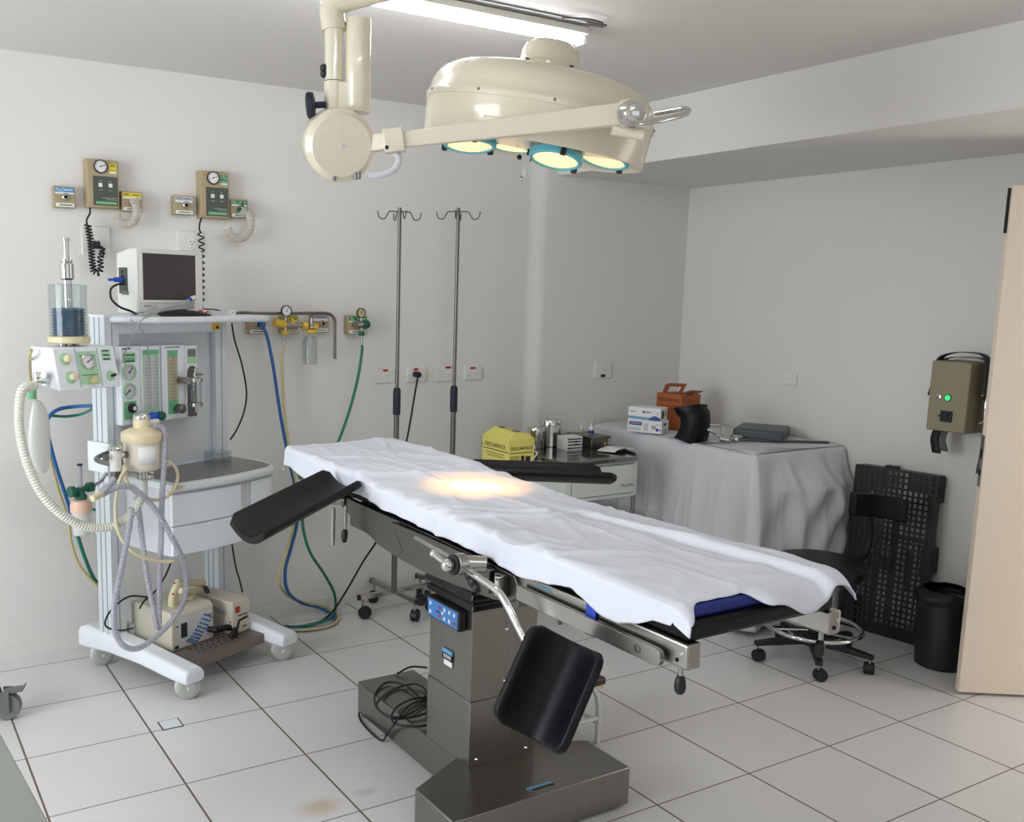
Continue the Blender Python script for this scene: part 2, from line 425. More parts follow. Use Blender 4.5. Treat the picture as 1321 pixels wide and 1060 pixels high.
# wall with the gas outlets: steps forward by 5 cm through a soft slanted return under the dropped soffit
prof = [(LX,WY),(2.935,WY)] + [(2.935+.105*t, WY-.055*(t*t*(3-2*t))) for t in (.2,.4,.6,.8,1)] + [(RX+.05,WY-.055)]
n = len(prof)
w.loft([[V(x,y,-.05) for x,y in prof]+[V(RX+.05,WY+.1,-.05),V(LX,WY+.1,-.05)], [V(x,y,CZ+.02) for x,y in prof]+[V(RX+.05,WY+.1,CZ+.02),V(LX,WY+.1,CZ+.02)]])
struct('wall_back', w, 'wall_paint', 'white painted wall behind the anaesthesia cart and drip stands', 'wall', ang=60)
w = MB().box((RX,-2.62,-.05),(RX+.1,WY+.1,CZ)).box((RX,FY,-.05),(RX+.1,-3.5,CZ)).box((RX,-3.5,2.15),(RX+.1,-2.62,CZ))
struct('wall_right', w, 'wall_paint', 'white painted wall on the right behind the draped table', 'wall')
wa, wb = -3.2, -.8
w = MB().box((LX-.1,FY,-.05),(LX,wa,CZ)).box((LX-.1,wb,-.05),(LX,WY+.1,CZ)).box((LX-.1,wa,-.05),(LX,wb,.8)).box((LX-.1,wa,2.5),(LX,wb,CZ))
struct('wall_left', w, 'wall_paint', 'white painted wall with the wide window', 'wall')
w = MB().box((LX,FY-.1,-.05),(-1.2,FY,CZ)).box((2.2,FY-.1,-.05),(RX+.1,FY,CZ)).box((-1.2,FY-.1,-.05),(2.2,FY,.9)).box((-1.2,FY-.1,2.4),(2.2,FY,CZ))
struct('wall_front', w, 'wall_paint', 'white painted wall facing the gas outlet wall', 'wall')
w = MB()
for y0, y1 in ((wa,wa+.05),((wa+wb)/2-.03,(wa+wb)/2+.03),(wb-.05,wb)): w.box((LX-.07,y0,.8),(LX-.02,y1,2.5))
for z0, z1 in ((.8,.85),(2.45,2.5)): w.box((LX-.07,wa,z0),(LX-.02,wb,z1))
struct('window_1', w, 'white_enamel', 'wide white window frame', 'window')
w = MB()
for x0, x1 in ((-1.2,-1.15),(.45,.55),(2.15,2.2)): w.box((x0,FY-.07,.9),(x1,FY-.02,2.4))
for z0, z1 in ((.9,.95),(2.35,2.4)): w.box((-1.2,FY-.07,z0),(2.2,FY-.02,z1))
struct('fill_window', w, 'white_enamel', 'white frame of a window added behind the viewer for fill light', 'window')  # unseen window, added behind the viewer for frontal fill
struct('trim_1', B((BX,FY,SZ),(RX+.02,WY,CZ+.01)), 'wall_paint', 'deep white dropped beam along the right wall', 'trim', bevel=.004)
# baseboard: one course of tile with a painted top
w = MB(); w.loft([[V(x,y-.008,0) for x,y in prof]+[V(RX,WY+.02,0),V(LX,WY+.02,0)],[V(x,y-.008,.055) for x,y in prof]+[V(RX,WY+.02,.055),V(LX,WY+.02,.055)]])
struct('baseboard_back', w, 'wall_paint', 'low white skirting under the gas outlet wall', 'baseboard')
struct('baseboard_right', B((RX-.008,-2.62,0),(RX+.01,WY-.06,.055)), 'wall_paint', 'low white skirting under the right wall', 'baseboard')
# door leaf, free edge towards us
p0 = Zp(1236,896); p0.z = .012; dd = V(.82,-.572,0).normalized(); nn = V(dd.y,-dd.x,0)
L = .64; H = 2.17; th = .035
dr = thing('door_1', 'open cream door leaf standing at the right edge', 'door', (p0.x,p0.y,0)); dr['kind'] = 'structure'
c = p0+dd*(L/2)-nn*(th/2)+V(0,0,H/2)
part('leaf', MB().obox(c, dd*(L/2), nn*(th/2), V(0,0,H/2)), 'door_paint', dr, bevel=.003)
lk = p0 - nn*(th/2) + V(0,0,1.03); b = MB().m('steel').obox(lk-dd*.001, dd*.0015, nn*.011, V(0,0,.11)).m('hole_dark').obox(lk-dd*.002+V(0,0,.03), dd*.0015, nn*.006, V(0,0,.02)).obox(lk-dd*.002-V(0,0,.05), dd*.0015, nn*.006, V(0,0,.014))
part('lock_plate', b, 'steel', dr)
b = MB().obox(lk-dd*.004+V(0,0,1.04), dd*.004, nn*.006, V(0,0,.09)); part('edge_seal', b, 'black_rubber', dr)
# inspection cover in the floor
c = Zp(220,934)
t = math.radians(2)
b = MB().box((c.x-.042,c.y-.042,-.002),(c.x+.042,c.y+.042,.0015)).m('white_enamel').box((c.x-.036,c.y-.036,0),(c.x+.036,c.y+.036,.003))
cv = solo('floor_cover', b, 'steel_dark', 'small square white cover plate set in the floor tiles', 'cover plate')

# ------------------------------------------------------------------ operating table (axis along y, centre x = 1.325)
OT = thing('operating_table', 'stainless steel operating table on a pedestal under a white sheet', 'operating table', (1.35,-1.8,0))
TL, TR = 1.065, 1.585
x0, x1 = 1.222, 1.482
bz = .142
base = [V(x0,-1.135,.012),V(x0,-1.875,.012),V(1.0,-1.985,.012),V(1.0,-2.21,.012),V(1.705,-2.21,.012),V(1.705,-1.985,.012),V(x1,-1.875,.012),V(x1,-1.135,.012)]
part('base', MB().prism(base, (0,0,bz-.012)), 'steel_brushed', OT, bevel=.004)
for fx, fy in ((1.05,-2.17),(1.66,-2.17),(1.26,-1.2),(1.44,-1.2)): part('foot', MB().cyl((fx,fy,0),(fx,fy,.013), .022, n=16), 'black_rubber', OT)
part('pedestal_sleeve', B((x0,-1.955,bz-.002),(x1+.012,-1.68,.37)), 'steel_brushed', OT, bevel=.003)
b = B((x0+.004,-1.951,.36),(x1+.008,-1.684,.70)); screws = []; b.m('steel_dark').box((1.36,-1.9525,.37),(1.363,-1.9505,.70))
for z in (.60,.42): screws.append(V(1.362,-1.953,z))
for px, py in ((614,979),(678,965)):
    q = Yp(px,py,-1.956); screws.append(V(q.x,q.y,max(q.z,.16)))
pcol = part('pedestal_column', b, 'steel_brushed', OT, bevel=.002)
for s_ in screws: part('screw', MB().ball(s_, .005, 8), 'chrome', pcol)
rings = []
for k in range(9):
    z = .685+.162*k/8; e = (.0 if k%2 else .012) + .004*k
    rings.append([V(x0-e,-1.96-e,z),V(x1+.012+e,-1.96-e,z),V(x1+.012+e,-1.68+e*.4,z),V(x0-e,-1.68+e*.4,z)])
part('bellows', MB().loft(rings), 'black_gloss', OT, bevel=.004)
# label plates
q0 = Xp(571,841,x0); b = MB()
for (a, bb, m_, z0, z1) in ((0,.0,'pale_blue',.0,.014),(0,0,'ink',-.022,.0),(-.012,0,'white_label',-.042,-.024)):
    yy = q0.y + a; b.m(m_).box((x0-.0015,yy,q0.z+.006+z0),(x0+.003,yy-.062 if m_!='white_label' else yy-.05,q0.z+.006+z1))
for k in range(4): b.m('grey_label').box((x0-.0016,q0.y-.010-.012*k,q0.z-.011),(x0-.001,q0.y-.018-.012*k,q0.z+.001))
part('rating_label', b, 'ink', OT)
q = Zp(697,1015,bz); part('base_label', MB().m('steel').box((q.x-.05,q.y-.013,bz),(q.x+.05,q.y+.013,bz+.0015)).m('pale_blue').box((q.x-.05,q.y+.002,bz),(q.x+.05,q.y+.013,bz+.002)).m('ink').box((q.x-.036,q.y-.010,bz),(q.x+.05,q.y-.001,bz+.0021)), 'steel', OT)
# control panel on the left face of the column
a, bq = Xp(553,768,x0), Xp(590,790,x0)
y0, y1 = Xp(551,780,x0-.028).y, Xp(592,800,x0-.028).y
cz0 = Xp(571.5,791,x0-.028).z
cp = part('control_box', B((x0-.028,y0,cz0-.037),(x0+.003,y1,cz0+.037)), 'black_plastic', OT, bevel=.006)
b = B((x0-.0295,y0-.008,cz0-.030),(x0-.026,y1+.008,cz0+.030))
for r in range(2):
    for k in range(6):
        if k == 1: continue
        yy = y0-.026-(abs(y1-y0)-.052)*k/5; zz = cz0+.015-r*.030; b.m('red_switch' if k == 2 and r == 0 or (k in (2,5) and r) else 'white_label').box((x0-.031,yy+.005,zz-.006),(x0-.0285,yy-.005,zz+.006))
b.m('white_label').box((x0-.031,(y0+y1)/2+.004,cz0-.004),(x0-.0285,(y0+y1)/2-.008,cz0+.005))
b.m('blue_ink').box((x0-.031,(y0+y1)/2+.04,cz0-.006),(x0-.0285,(y0+y1)/2+.01,cz0-.001))
part('keypad', b, 'control_blue', cp)
# steel side plates with the sloped belly
def sideplate(xa, xb):
    pts = [(-1.235,.957),(-1.40,.957),(-1.8,.957),(-2.2,.953),(-2.40,.945),(-2.43,.90),(-2.38,.865),(-2.30,.85),(-2.1,.836),(-1.90,.828),(-1.74,.831),(-1.62,.840),(-1.45,.878),(-1.31,.918),(-1.235,.935)]
    return MB().prism([V(xa,y,z) for y, z in pts], (xb-xa,0,0))
b = sideplate(1.058,1.078); part('side_plate', b, 'steel_dark', OT, bevel=.002); part('side_plate', sideplate(1.572,1.592), 'steel_dark', OT, bevel=.002)
part('inner_frame', B((1.09,-2.38,.845),(1.56,-1.32,.93)), 'steel_dark', OT)
# seam line plate on the side + accessory rails
part('joint_plate', MB().tube([V(1.0565,-1.715,.948),V(1.0565,-1.735,.90),V(1.0565,-1.772,.862),V(1.0565,-1.73,.838)], .0012, 6), 'steel_brushed', OT)
part('accessory_rail', B((1.040,-2.24,.930),(1.050,-1.73,.953)).box((1.050,-1.80,.933),(1.058,-1.78,.950)).box((1.050,-2.2,.933),(1.058,-2.18,.950)), 'steel_dark', OT, bevel=.002)
part('accessory_rail', B((1.614,-2.24,.905),(1.626,-1.73,.93)).box((1.592,-1.80,.908),(1.615,-1.78,.927)).box((1.592,-2.2,.908),(1.615,-2.18,.927)), 'steel', OT, bevel=.002)
q = Xp(700,757,1.066); part('maker_label', B((1.0672,q.y+.02,q.z-.004),(1.069,q.y-.03,q.z)), 'blue_label', OT)
# leg section beams
for s, xa, xb in ((-1,1.068,1.112),(1,1.545,1.589)):
    bm_ = part('leg_beam', B((xa,-3.03,.897),(xb,-2.38,.957)), 'steel', OT, bevel=.006, seg=3)
    xo = xa-.024 if s < 0 else xb+.010
    b = MB(); yy = [(-2.43,.890),(-2.43,.930),(-2.955,.930),(-2.968,.926),(-2.972,.917),(-2.972,.903),(-2.968,.894),(-2.955,.890)]
    b.prism([V(xo,y,z) for y, z in yy], (.014,0,0))
    for y in (-2.5,-2.93): b.cyl((xo+.01,y,.91),(xa+.003 if s<0 else xb-.003,y,.91), .01, n=12)
    b.m('steel_dark').lathe([(.007,0),(.011,0),(.011,.0015),(.007,.0015)], (xo,-2.90,.911), (-1,0,0), 20, caps=False).box((xo-.0012,-2.8915,.9105),(xo,-2.9085,.912))
    part('accessory_rail', b, 'steel', OT, bevel=.002)
    k = part('release_lever', MB().m('steel').cyl((xa+.02,-2.995,.872),(xa+.02,-2.995,.90), .006, n=10).m('black_plastic').lathe([(.007,0),(.012,.006),(.0135,.016),(.012,.032),(.008,.042),(.003,.045)], (xa+.02,-2.995,.83), (0,0,1), 16), 'black_plastic', OT)
    b = MB().m('hole_dark').lathe([(.005,0),(.005,.0015)], (xa if s<0 else xa+.02,-3.0 if s<0 else -3.0305,.915), (-1,0,0) if s<0 else (0,-1,0), 12).m('chrome').lathe([(.005,0),(.003,.003)], (xa if s<0 else xa+.03,-3.012 if s<0 else -3.0305,.932), (-1,0,0) if s<0 else (0,-1,0), 12)
    part('lock_screw', b, 'chrome', OT)
# blue hook-and-loop straps hanging round the left beam
b = MB()
for y in (-2.715,): b.box((1.0605,y-.018,.880),(1.0645,y+.018,.962)).box((1.0605,y-.018,.957),(1.09,y+.018,.966)).box((1.0605,y-.018,.879),(1.09,y+.018,.883))
part('strap', b, 'blue_plug', OT)
# pads
for ya, yb in ((-.80,-1.27),(-1.285,-2.37),(-2.385,-3.022)):
    part('pad', B((TL+.012,yb,.957),(TR-.012,ya,1.002)), 'black_leather', OT, bevel=.012, seg=3)
b = MB(); 
for x in (1.13,): b.m('grey_metal').lathe([(.011,0),(.009,.003),(.004,.003)], (x,-2.97,1.0019), (0,0,1), 16)
part('pad_stud', b, 'grey_metal', OT)
part('mattress', B((TL+.02,-3.004,1.001),(TR-.02,-.80,1.033)), 'navy_vinyl', OT, bevel=.01, seg=3)
# head end support bar
part('head_frame', B((1.09,-.83,.93),(1.56,-1.26,.957)), 'steel_dark', OT, bevel=.003)
# --- clamps and levers on the near side
def P_(px, py, x=1.0): return Xp(px,py,x)
c1 = V(1.02,-1.30,.945)
b = MB().cyl((1.06,-1.33,.945),(.985,-1.30,.952), .02, n=20).cyl((.99,-1.302,.951),(.965,-1.292,.955), .026, n=20).cyl((.966,-1.292,.955),(.925,-1.277,.96), .015, n=16)
cl = part('clamp', b, 'steel', OT, bevel=.002)
a = P_(430,655,.985); e = P_(429,703,.985); part('clamp_rod', MB().cyl(a,e, .0085, n=14), 'steel', cl)
a = P_(446,652,1.02); e = P_(445,682,1.02); f = P_(444,697,1.02); part('clamp_lever', MB().m('steel').cyl(a,e,.006,n=10).m('black_plastic').lathe([(.006,0),(.011,.01),(.012,.03),(.008,.05)], e, f-e, 14), 'steel', cl)
# big clamp with T handle
q = P_(577,729,.93); q2 = P_(598,727,.985); q3 = P_(628,728,1.04)
b = MB().cyl(q3, q2, .024, n=20).cyl(q2, q2+(q-q2).normalized()*.03, .031, n=24)
cl2 = part('clamp', b.m('black_rubber').cyl(q2+(q-q2).normalized()*.03, q2+(q-q2).normalized()*.04, .029, n=24).m('steel').cyl(q2+(q-q2).normalized()*.04, q, .017, n=20), 'steel', OT, bevel=.0015)
a = q + V(0,0,.0); e = P_(559,714,.93); part('clamp_handle', MB().ball(q,.019,14).tube([q, e], .0085, 12, False).ball(e,.0115,12), 'chrome', cl2)
b = MB().box((1.028,-2.32,.875),(1.058,-2.26,.945)).box((1.036,-2.375,.878),(1.058,-2.335,.942)); part('rail_block', b.m('chrome').cyl((1.03,-2.365,.885),(1.03,-2.365,.94), .012, n=16), 'steel_dark', OT, bevel=.003)
kq = P_(612,750,1.04); part('tilt_knob', MB().ball(kq,.02,12).ball(kq+V(-.01,-.03,-.008),.016,10).ball(kq+V(.004,.03,.01),.017,10), 'black_plastic', OT)
part('grip_rod', MB().tube([P_(536,694,1.0), P_(592,725,1.0)], .0065, 10, False), 'steel', OT)
# rod that carries the hanging leg rest
r0, r1, r2 = P_(598,731,.985), P_(646,765,.985), P_(688,846,1.0)
part('leg_rest_rod', MB().tube([r0, r0.lerp(r1,.5), r1.lerp(r0,.12), r1.lerp(r2,.12), r1.lerp(r2,.6), r2], .0105, 12), 'chrome', OT)
# --- moulded black troughs
def trough(c0, c1, wide, up, depth, th, k=.0):
    """c0..c1 centre line of the floor of the trough, wide half vector across, up normal"""
    c0, c1, wide, up = Vector(c0), Vector(c1), Vector(wide), Vector(up).normalized()
    al = c1-c0; Ln = al.length; hw = wide.length; nu, nv = 18, 16; rr = min(.036, hw*.6)
    def shp(u, v):
        s = u*Ln; e = min(s, Ln-s); sc = 1.0
        if e < rr: sc = 1-(rr-math.sqrt(max(rr*rr-(rr-e)**2,0)))/hw*.5
        t = (v*2-1)*sc; return c0+al*u+wide*t+up*(depth*abs(t)**1.9)
    return MB().grid(shp, nu, nv)
i0, i1 = V(1.024,-1.274,1.05), V(1.059,-1.469,1.05); o0, o1 = V(.544,-1.55,.985), V(.579,-1.78,.975)
ic, oc = (i0+i1)/2, (o0+o1)/2; wide = ((i0-i1)+(o0-o1))/4; al = (oc-ic).normalized(); up = al.cross(wide).normalized(); up = up if up.z > 0 else -up
tr = part('arm_trough', trough(ic-up*.042, oc-up*.042, wide, up, .05, .02), 'black_leather', OT, solid=.022, bevel=.006, ang=60)
part('trough_bracket', MB().cyl(ic.lerp(oc,.12)-up*.055, (.945,-1.285,.957), .013, n=12), 'steel', tr)
i0, i1 = V(1.60,-1.285,1.052), V(1.56,-1.50,1.052); o0, o1 = V(2.03,-1.63,1.055), V(1.95,-1.79,1.055)
ic, oc = (i0+i1)/2, (o0+o1)/2; wide = ((i0-i1)+(o0-o1))/4; al = (oc-ic).normalized(); up = al.cross(wide).normalized(); up = up if up.z > 0 else -up
tr = part('arm_trough', trough(ic-up*.038, oc-up*.038, wide, up, .042, .02), 'black_leather', OT, solid=.022, bevel=.006, ang=60)
b = MB().cyl(ic.lerp(oc,.18)-up*.055, (1.615,-1.40,.93), .012, n=12).cyl((1.58,-1.40,.93),(1.65,-1.40,.93), .02, n=16); part('trough_bracket', b, 'steel', tr)
# hanging leg rest: plane x ~ .9, concave towards us
X0 = .9
RC_ = Xp(710,887,.90); nrm = V(-.70,-.55,.46).normalized()
def onpl(px, py): d = ray(px,py); return EYE+d*((RC_-EYE).dot(nrm)/d.dot(nrm))
t0, t1, b1, b0 = [onpl(*q) for q in ((690,800),(779,845),(716,972),(641,932))]
tc, bc = (t0+t1)/2, (b0+b1)/2; wide = ((t1-t0)+(b1-b0))/4
lr = part('leg_rest', trough(tc+nrm*-.06, bc+nrm*-.06, wide, nrm, .072, .02), 'black_leather', OT, solid=.022, bevel=.006, ang=60)
part('leg_rest_socket', MB().cyl(r2, tc.lerp(bc,.3)-nrm*.1, .012, n=12).ball(tc.lerp(bc,.3)-nrm*.1,.02,12), 'steel', lr)
# --- the sheet
def lerpk(tab, y):
    for (a, va), (c, vc) in zip(tab, tab[1:]):
        if c <= y <= a: return va+(vc-va)*(y-a)/(c-a)
    return tab[0][1] if y > tab[0][0] else tab[-1][1]
HEM = [(-.70,.985),(-.83,.985),(-.95,.965),(-1.05,.955),(-1.2,.975),(-1.36,.985),(-1.49,.993),(-1.63,.977),(-1.79,.977),(-1.99,.965),(-2.12,.973),(-2.26,.966),(-2.40,.952),(-2.53,.962),(-2.64,.980),(-2.69,.966),(-2.75,.948),(-2.82,.944),(-2.88,.962),(-2.93,.985),(-3.02,.995),(-3.2,.995)]
TOP = [(-.6,1.058),(-.8,1.058),(-1.15,1.052),(-1.45,1.056),(-1.6,1.046),(-2.0,1.041),(-2.6,1.041),(-2.9,1.044),(-3.1,1.04)]
def fold(x, c, w_): t = (x-c)/w_; return math.exp(-t*t)
def ridged(p, k=5): return (1-abs(noise.noise(p)))**k
def sheet(u, v):
    # u along (head->foot) with turned-down ends, v across (left hem -> right hem)
    ua, ub = .035, .972
    yh, yf = -.775, -2.99
    if u < ua: y = yh
    elif u > ub: y = yf
    else: y = yh+(yf-yh)*(u-ua)/(ub-ua)
    zt = lerpk(TOP, y); zl = lerpk(HEM, y)
    va, vb = .16, .9
    xl, xr = 1.058, 1.602
    mid = 1 if -2.6 < y < -1.45 else .45
    if v < va:
        t = v/va; q = 1-t
        x = xl-.002-q*(.004+.007*noise.noise(V(y*7.0,1.3,0))+.010*mid*(ridged(V(y*9,.4*t,3),4)-.5)); z = zl+(zt-.010-zl)*t
        z += .003*q*noise.noise(V(y*16,2,0))
    elif v > vb:
        t = (v-vb)/(1-vb); x = xr+.006*t+.008*t*noise.noise(V(y*8,7,0)); z = zt-.01-(.075 if y > -2.7 else .075-.06*min(1,(-2.7-y)/.2))*t
    else:
        t = (v-va)/(vb-va); x = xl+(xr-xl)*t
        e = min(t,1-t); z = zt-.010*max(0,1-e/.05)**2
        z += .003*noise.noise(V(x*6,y*3.2,0))
        z += .0065*(ridged(V(x*3.1+.6*y,y*1.6,5),10)-.25)+.004*(ridged(V(x*7-.8*y,y*2.2,9),12)-.15)+.003*(ridged(V(x*4+2*y,y*5-x*3,12),14)-.1)
        # press folds, the lapped ridge near the foot, creases spreading from the near edge
        z += .0035*fold(x,1.33+.02*math.sin(y*2.2),.008)*(1 if y > -2.5 else .3)
        k = min(1,max(0,(-2.02-y)/.35)); cx_ = 1.435-.10*(y+2.2)
        z += k*.020*(1/(1+math.exp(-(x-cx_)/.004)))*math.exp(-max(0,x-cx_)/.09)
        z -= k*.004*fold(x,cx_-.012,.012)
        for (yy, sl, wd, am, xm) in ((-1.43,-.35,.020,.010,9),(-1.20,.25,.016,.006,9),(-1.93,-.9,.018,.008,1.34),(-2.08,-.55,.014,.008,1.30),(-2.28,.2,.012,.005,9),(-2.55,-.5,.016,.006,1.25),(-1.05,-.6,.014,.006,1.3)):
            f = fold(y-sl*(x-1.1), yy, wd)*am; z += f*(1 if x < xm else math.exp(-((x-xm)/.06)**2))
        near = math.exp(-((x-1.075)/.06)**2)
        z += near*mid*.012*(ridged(V(y*8+1.5*x,x*3,1),4)-.45)
        if y > -1.43: z += .004
    dy = 0
    if u > ub:
        tt = (u-ub)/(1-ub); r_ = 1/(1+math.exp(-(x-1.295)/.008))
        lf = math.exp(-((x-1.06)/.035)**2)
        z -= tt*tt*(.004+.040*r_*(1+.45*math.sin(x*30+2.4))+.022*lf)*(1 if v <= vb else .6)
        dy = -tt*(.006+.058*r_+.05*lf); 
        if v < va: z = max(z, 1.002-.02*tt)
    elif u < ua: q = (ua-u)/ua; z = max(z-q*.07, .965); dy = .012*q
    y += dy+(x-1.05)*.07*max(0,1-u*4)
    return V(x,y,z)
sh = MB().grid(sheet, 300, 96)
solo('bed_sheet', sh, 'sheet', 'white cotton sheet spread over the operating table', 'sheet', solid=.0025, ang=80)
# --- cable coil on the base
def onb(px, py, h=bz+.008):
    return Zp(px,py,h)
b = MB()
pts1 = [onb(517,861,.19), onb(540,860,.18), onb(548,863,.165), onb(552,872)]
loop = [(551,908),(515,925),(488,915),(484,895),(500,880),(525,885),(545,902),(549,890),(535,882),(510,888),(492,900),(486,912),(505,926),(530,925),(548,920),(552,916)]
k2 = [(551,899),(530,902),(512,912),(505,925),(512,934),(535,937),(551,935)]
k3 = [(551,903),(534,906),(520,918),(508,935),(493,954)]
b.tube([onb(x,y,bz+.006+.004*(i%3)) for i,(x,y) in enumerate(loop)], .0042, 8)
b.tube([onb(x,y,bz+.012) for x,y in k2], .0042, 8)
e = [onb(x,y,bz+.010) for x,y in k3[:4]] + [Xp(500,945,1.20), Zp(493,955,.006), Zp(478,944,.006), Zp(466,930,.006), Zp(463,921,.008), Xp(466,916,1.23)]
b.tube(e, .0042, 8)
b.tube([onb(512,869,bz+.006), onb(530,860,bz+.03), onb(551,861,bz+.02)], .0042, 8)
solo('coiled_cable', b, 'black_cable', 'black cord coiled on the base of the operating table', 'cord')
# --- footstool under the table
FS = thing('footstool', 'small footstool with dark top and white tubular legs under the table', 'footstool', (1.78,-1.7,0))
q = Zp(770,957,0)
lx, ly = q.x, q.y
part('top', MB().box((lx-.34,ly-.01,.232),(lx+.025,ly+.24,.262)), 'brown_wood', FS, bevel=.008)
part('rim', B((lx-.335,ly-.004,.215),(lx+.02,ly+.235,.232)), 'cream_plastic', FS, bevel=.004)
for dx, dy in ((0,0),(-.31,0),(0,.225),(-.31,.225)):
    s = 1 if dx == 0 else -1
    part('leg', MB().tube([V(lx+dx-.03*s,ly+dy+.005,.222),V(lx+dx-.012*s,ly+dy+.003,.195),V(lx+dx,ly+dy,.13),V(lx+dx,ly+dy,.0)], .0105, 12), 'white_enamel', FS)
for a, e in (((lx,ly,.08),(lx,ly+.225,.08)),((lx,ly,.10),(lx-.31,ly,.10)),((lx-.31,ly,.08),(lx-.31,ly+.225,.08))): part('stretcher', MB().cyl(a,e,.009,n=10), 'white_enamel', FS)
# ------------------------------------------------------------------ anaesthesia cart (its own frame, turned 23 degrees)
AC = thing('anesthesia_cart', 'white anaesthesia cart with bellows, flow meters and drawers by the wall', 'anaesthesia machine', M=CART)
# feet
def leg(xc):
    pts = []
    prof = [(.075,.085,.175),(.03,.085,.19),(-.14,.10,.185),(-.36,.10,.172),(-.56,.085,.155),(-.655,.085,.145),(-.665,.09,.135)]
    rings = []
    for y, z0, z1 in prof:
        wd = .05
        rings.append([V(xc-wd,y,z0+.012),V(xc-wd*.8,y,z0),V(xc+wd*.8,y,z0),V(xc+wd,y,z0+.012),V(xc+wd,y,z1-.018),V(xc+wd*.72,y,z1),V(xc-wd*.72,y,z1),V(xc-wd,y,z1-.018)])
    return MB().loft(rings)
for xc in (.005,.56):
    part('foot_beam', leg(xc), 'cart_white', AC, bevel=.008, seg=3)
    for y, a in ((-.0,-.4),(-.585,-.55)):
        caster(AC, xc, y, .10, .048, .055, a, ('white_plastic','wheel_grey','steel'), off=.018)
# posts with grooves
def post(xa, xb, ya, yb, z0, z1):
    b = MB().box((xa,ya,z0),(xb,yb,z1))
    b.m('cart_groove')
    for k in (.36,.70):
        y = ya+(yb-ya)*k; b.box((xa-.0012,y-.0025,z0),(xa+.001,y+.0025,z1-.002))
    for k in (.5,):
        x = xa+(xb-xa)*k; b.box((x-.002,ya-.0012,z0),(x+.002,ya+.001,z1-.002))
    b.m('cart_white').box((xa-.003,ya-.003,z1),(xb+.003,yb+.003,z1+.008)); return b
part('post', post(-.028,.042,-.165,-.065,.17,1.572), 'aluminium_paint', AC)
part('post', post(.575,.645,-.165,-.065,.17,1.545), 'aluminium_paint', AC)
part('back_panel', B((.042,-.13,.86),(.575,-.10,1.545)), 'cart_panel', AC)
part('upper_rail', B((.042,-.155,1.50),(.575,-.10,1.545)), 'cart_white', AC)
# top shelf
fr = Cp(206,412,-.33); rr = Cp(343,412,-.30)
top = [V(-.02,-.10,1.548),V(-.02,-.14,1.548),V(.12,-.325,1.548),V(.76,-.325,1.548),V(.795,-.30,1.548),V(.81,-.26,1.548),V(.81,-.10,1.548)]
part('top_shelf', MB().prism(top, (0,0,.03)), 'cart_white', AC, bevel=.01, seg=3)
q = Cp(269,424,-.2); part('rail_clip', MB().box((q.x-.014,-.26,1.51),(q.x+.014,-.24,1.548)).m('ink').box((q.x-.008,-.262,1.518),(q.x+.008,-.2595,1.53)), 'yellow_plastic', AC)
# drawer cabinet + worktop
XL, XR, YF = .055, .70, -.465
def bow(t): return V(XL+(XR-XL)*t, YF-.03*math.sin(PI*min(1,t*1.05)) + (.10*max(0,(t-.86)/.14)**2), 0)
front = [bow(k/14) for k in range(15)]
body = front + [V(XR,-.17,0), V(XL,-.17,0)]
zb, zt = .575, .855
bd = part('drawer_cabinet', MB().prism([p+V(0,0,zb) for p in body], (0,0,zt-zb)), 'cart_panel', AC, bevel=.003)
def shell(t0, t1, z0, z1, out):
    pts = [bow(t0+(t1-t0)*k/10) for k in range(11)]
    return MB().loft([[p+V(0,-out,z0) for p in pts]+[p+V(0,.004,z0) for p in pts[::-1]], [p+V(0,-out,z1) for p in pts]+[p+V(0,.004,z1) for p in pts[::-1]]])
for z0, z1 in ((zt-.147,zt-.012),(zb+.004,zt-.152)):
    part('drawer', shell(0.0,.56,z0,z1,.012), 'cart_white', AC, bevel=.003)
part('side_front', shell(.66,1.0,zb+.004,zt-.012,.008), 'cart_white', AC, bevel=.003)
st = shell(.57,.65,zb+.002,zt-.012,.006); st.m('white_enamel')
for k in range(10):
    p = bow(.61)+V(0,-.007,zb+.025+.0255*k); st.ball(p, .0045, 8)
part('lock_strip', st, 'grey_label', AC)
wt = [p*1+V(-.012 if i == 0 else 0,-.03,0) for i, p in enumerate(front)] + [V(XR+.025,-.30,0),V(XR+.03,-.12,0),V(XL-.012,-.12,0)]
part('worktop', MB().prism([p+V(0,0,zt) for p in wt], (0,0,.035)), 'white_enamel', AC, bevel=.012, seg=3)
ins = [p*1+V(.03 if i == 0 else 0,.005,0) for i, p in enumerate(front)] + [V(XR-.02,-.30,0),V(XR-.02,-.145,0),V(XL+.03,-.145,0)]
part('tray_mat', MB().prism([V(max(XL+.03,min(XR-.022,p.x)),p.y,zt+.0335) for p in ins], (0,0,.003)), 'dark_tray', AC, bevel=.002)
q = Cz(281,594,zt+.037)
b = MB(); 
x_, y_ = min(q.x,.60), max(q.y,-.30)
for a, e in (((x_-.045,y_-.045,zt+.037),(x_+.045,y_-.042,zt+.085)),((x_-.045,y_+.042,zt+.037),(x_+.045,y_+.045,zt+.085)),((x_-.045,y_-.042,zt+.037),(x_-.042,y_+.042,zt+.085)),((x_+.042,y_-.042,zt+.037),(x_+.045,y_+.042,zt+.085)),((x_-.042,y_-.042,zt+.037),(x_+.042,y_+.042,zt+.040))): b.box(a,e)
for v in b.v: v.xyz = CART @ v
solo('acrylic_box', b, 'glass', 'small clear acrylic box on the cart worktop', 'box')
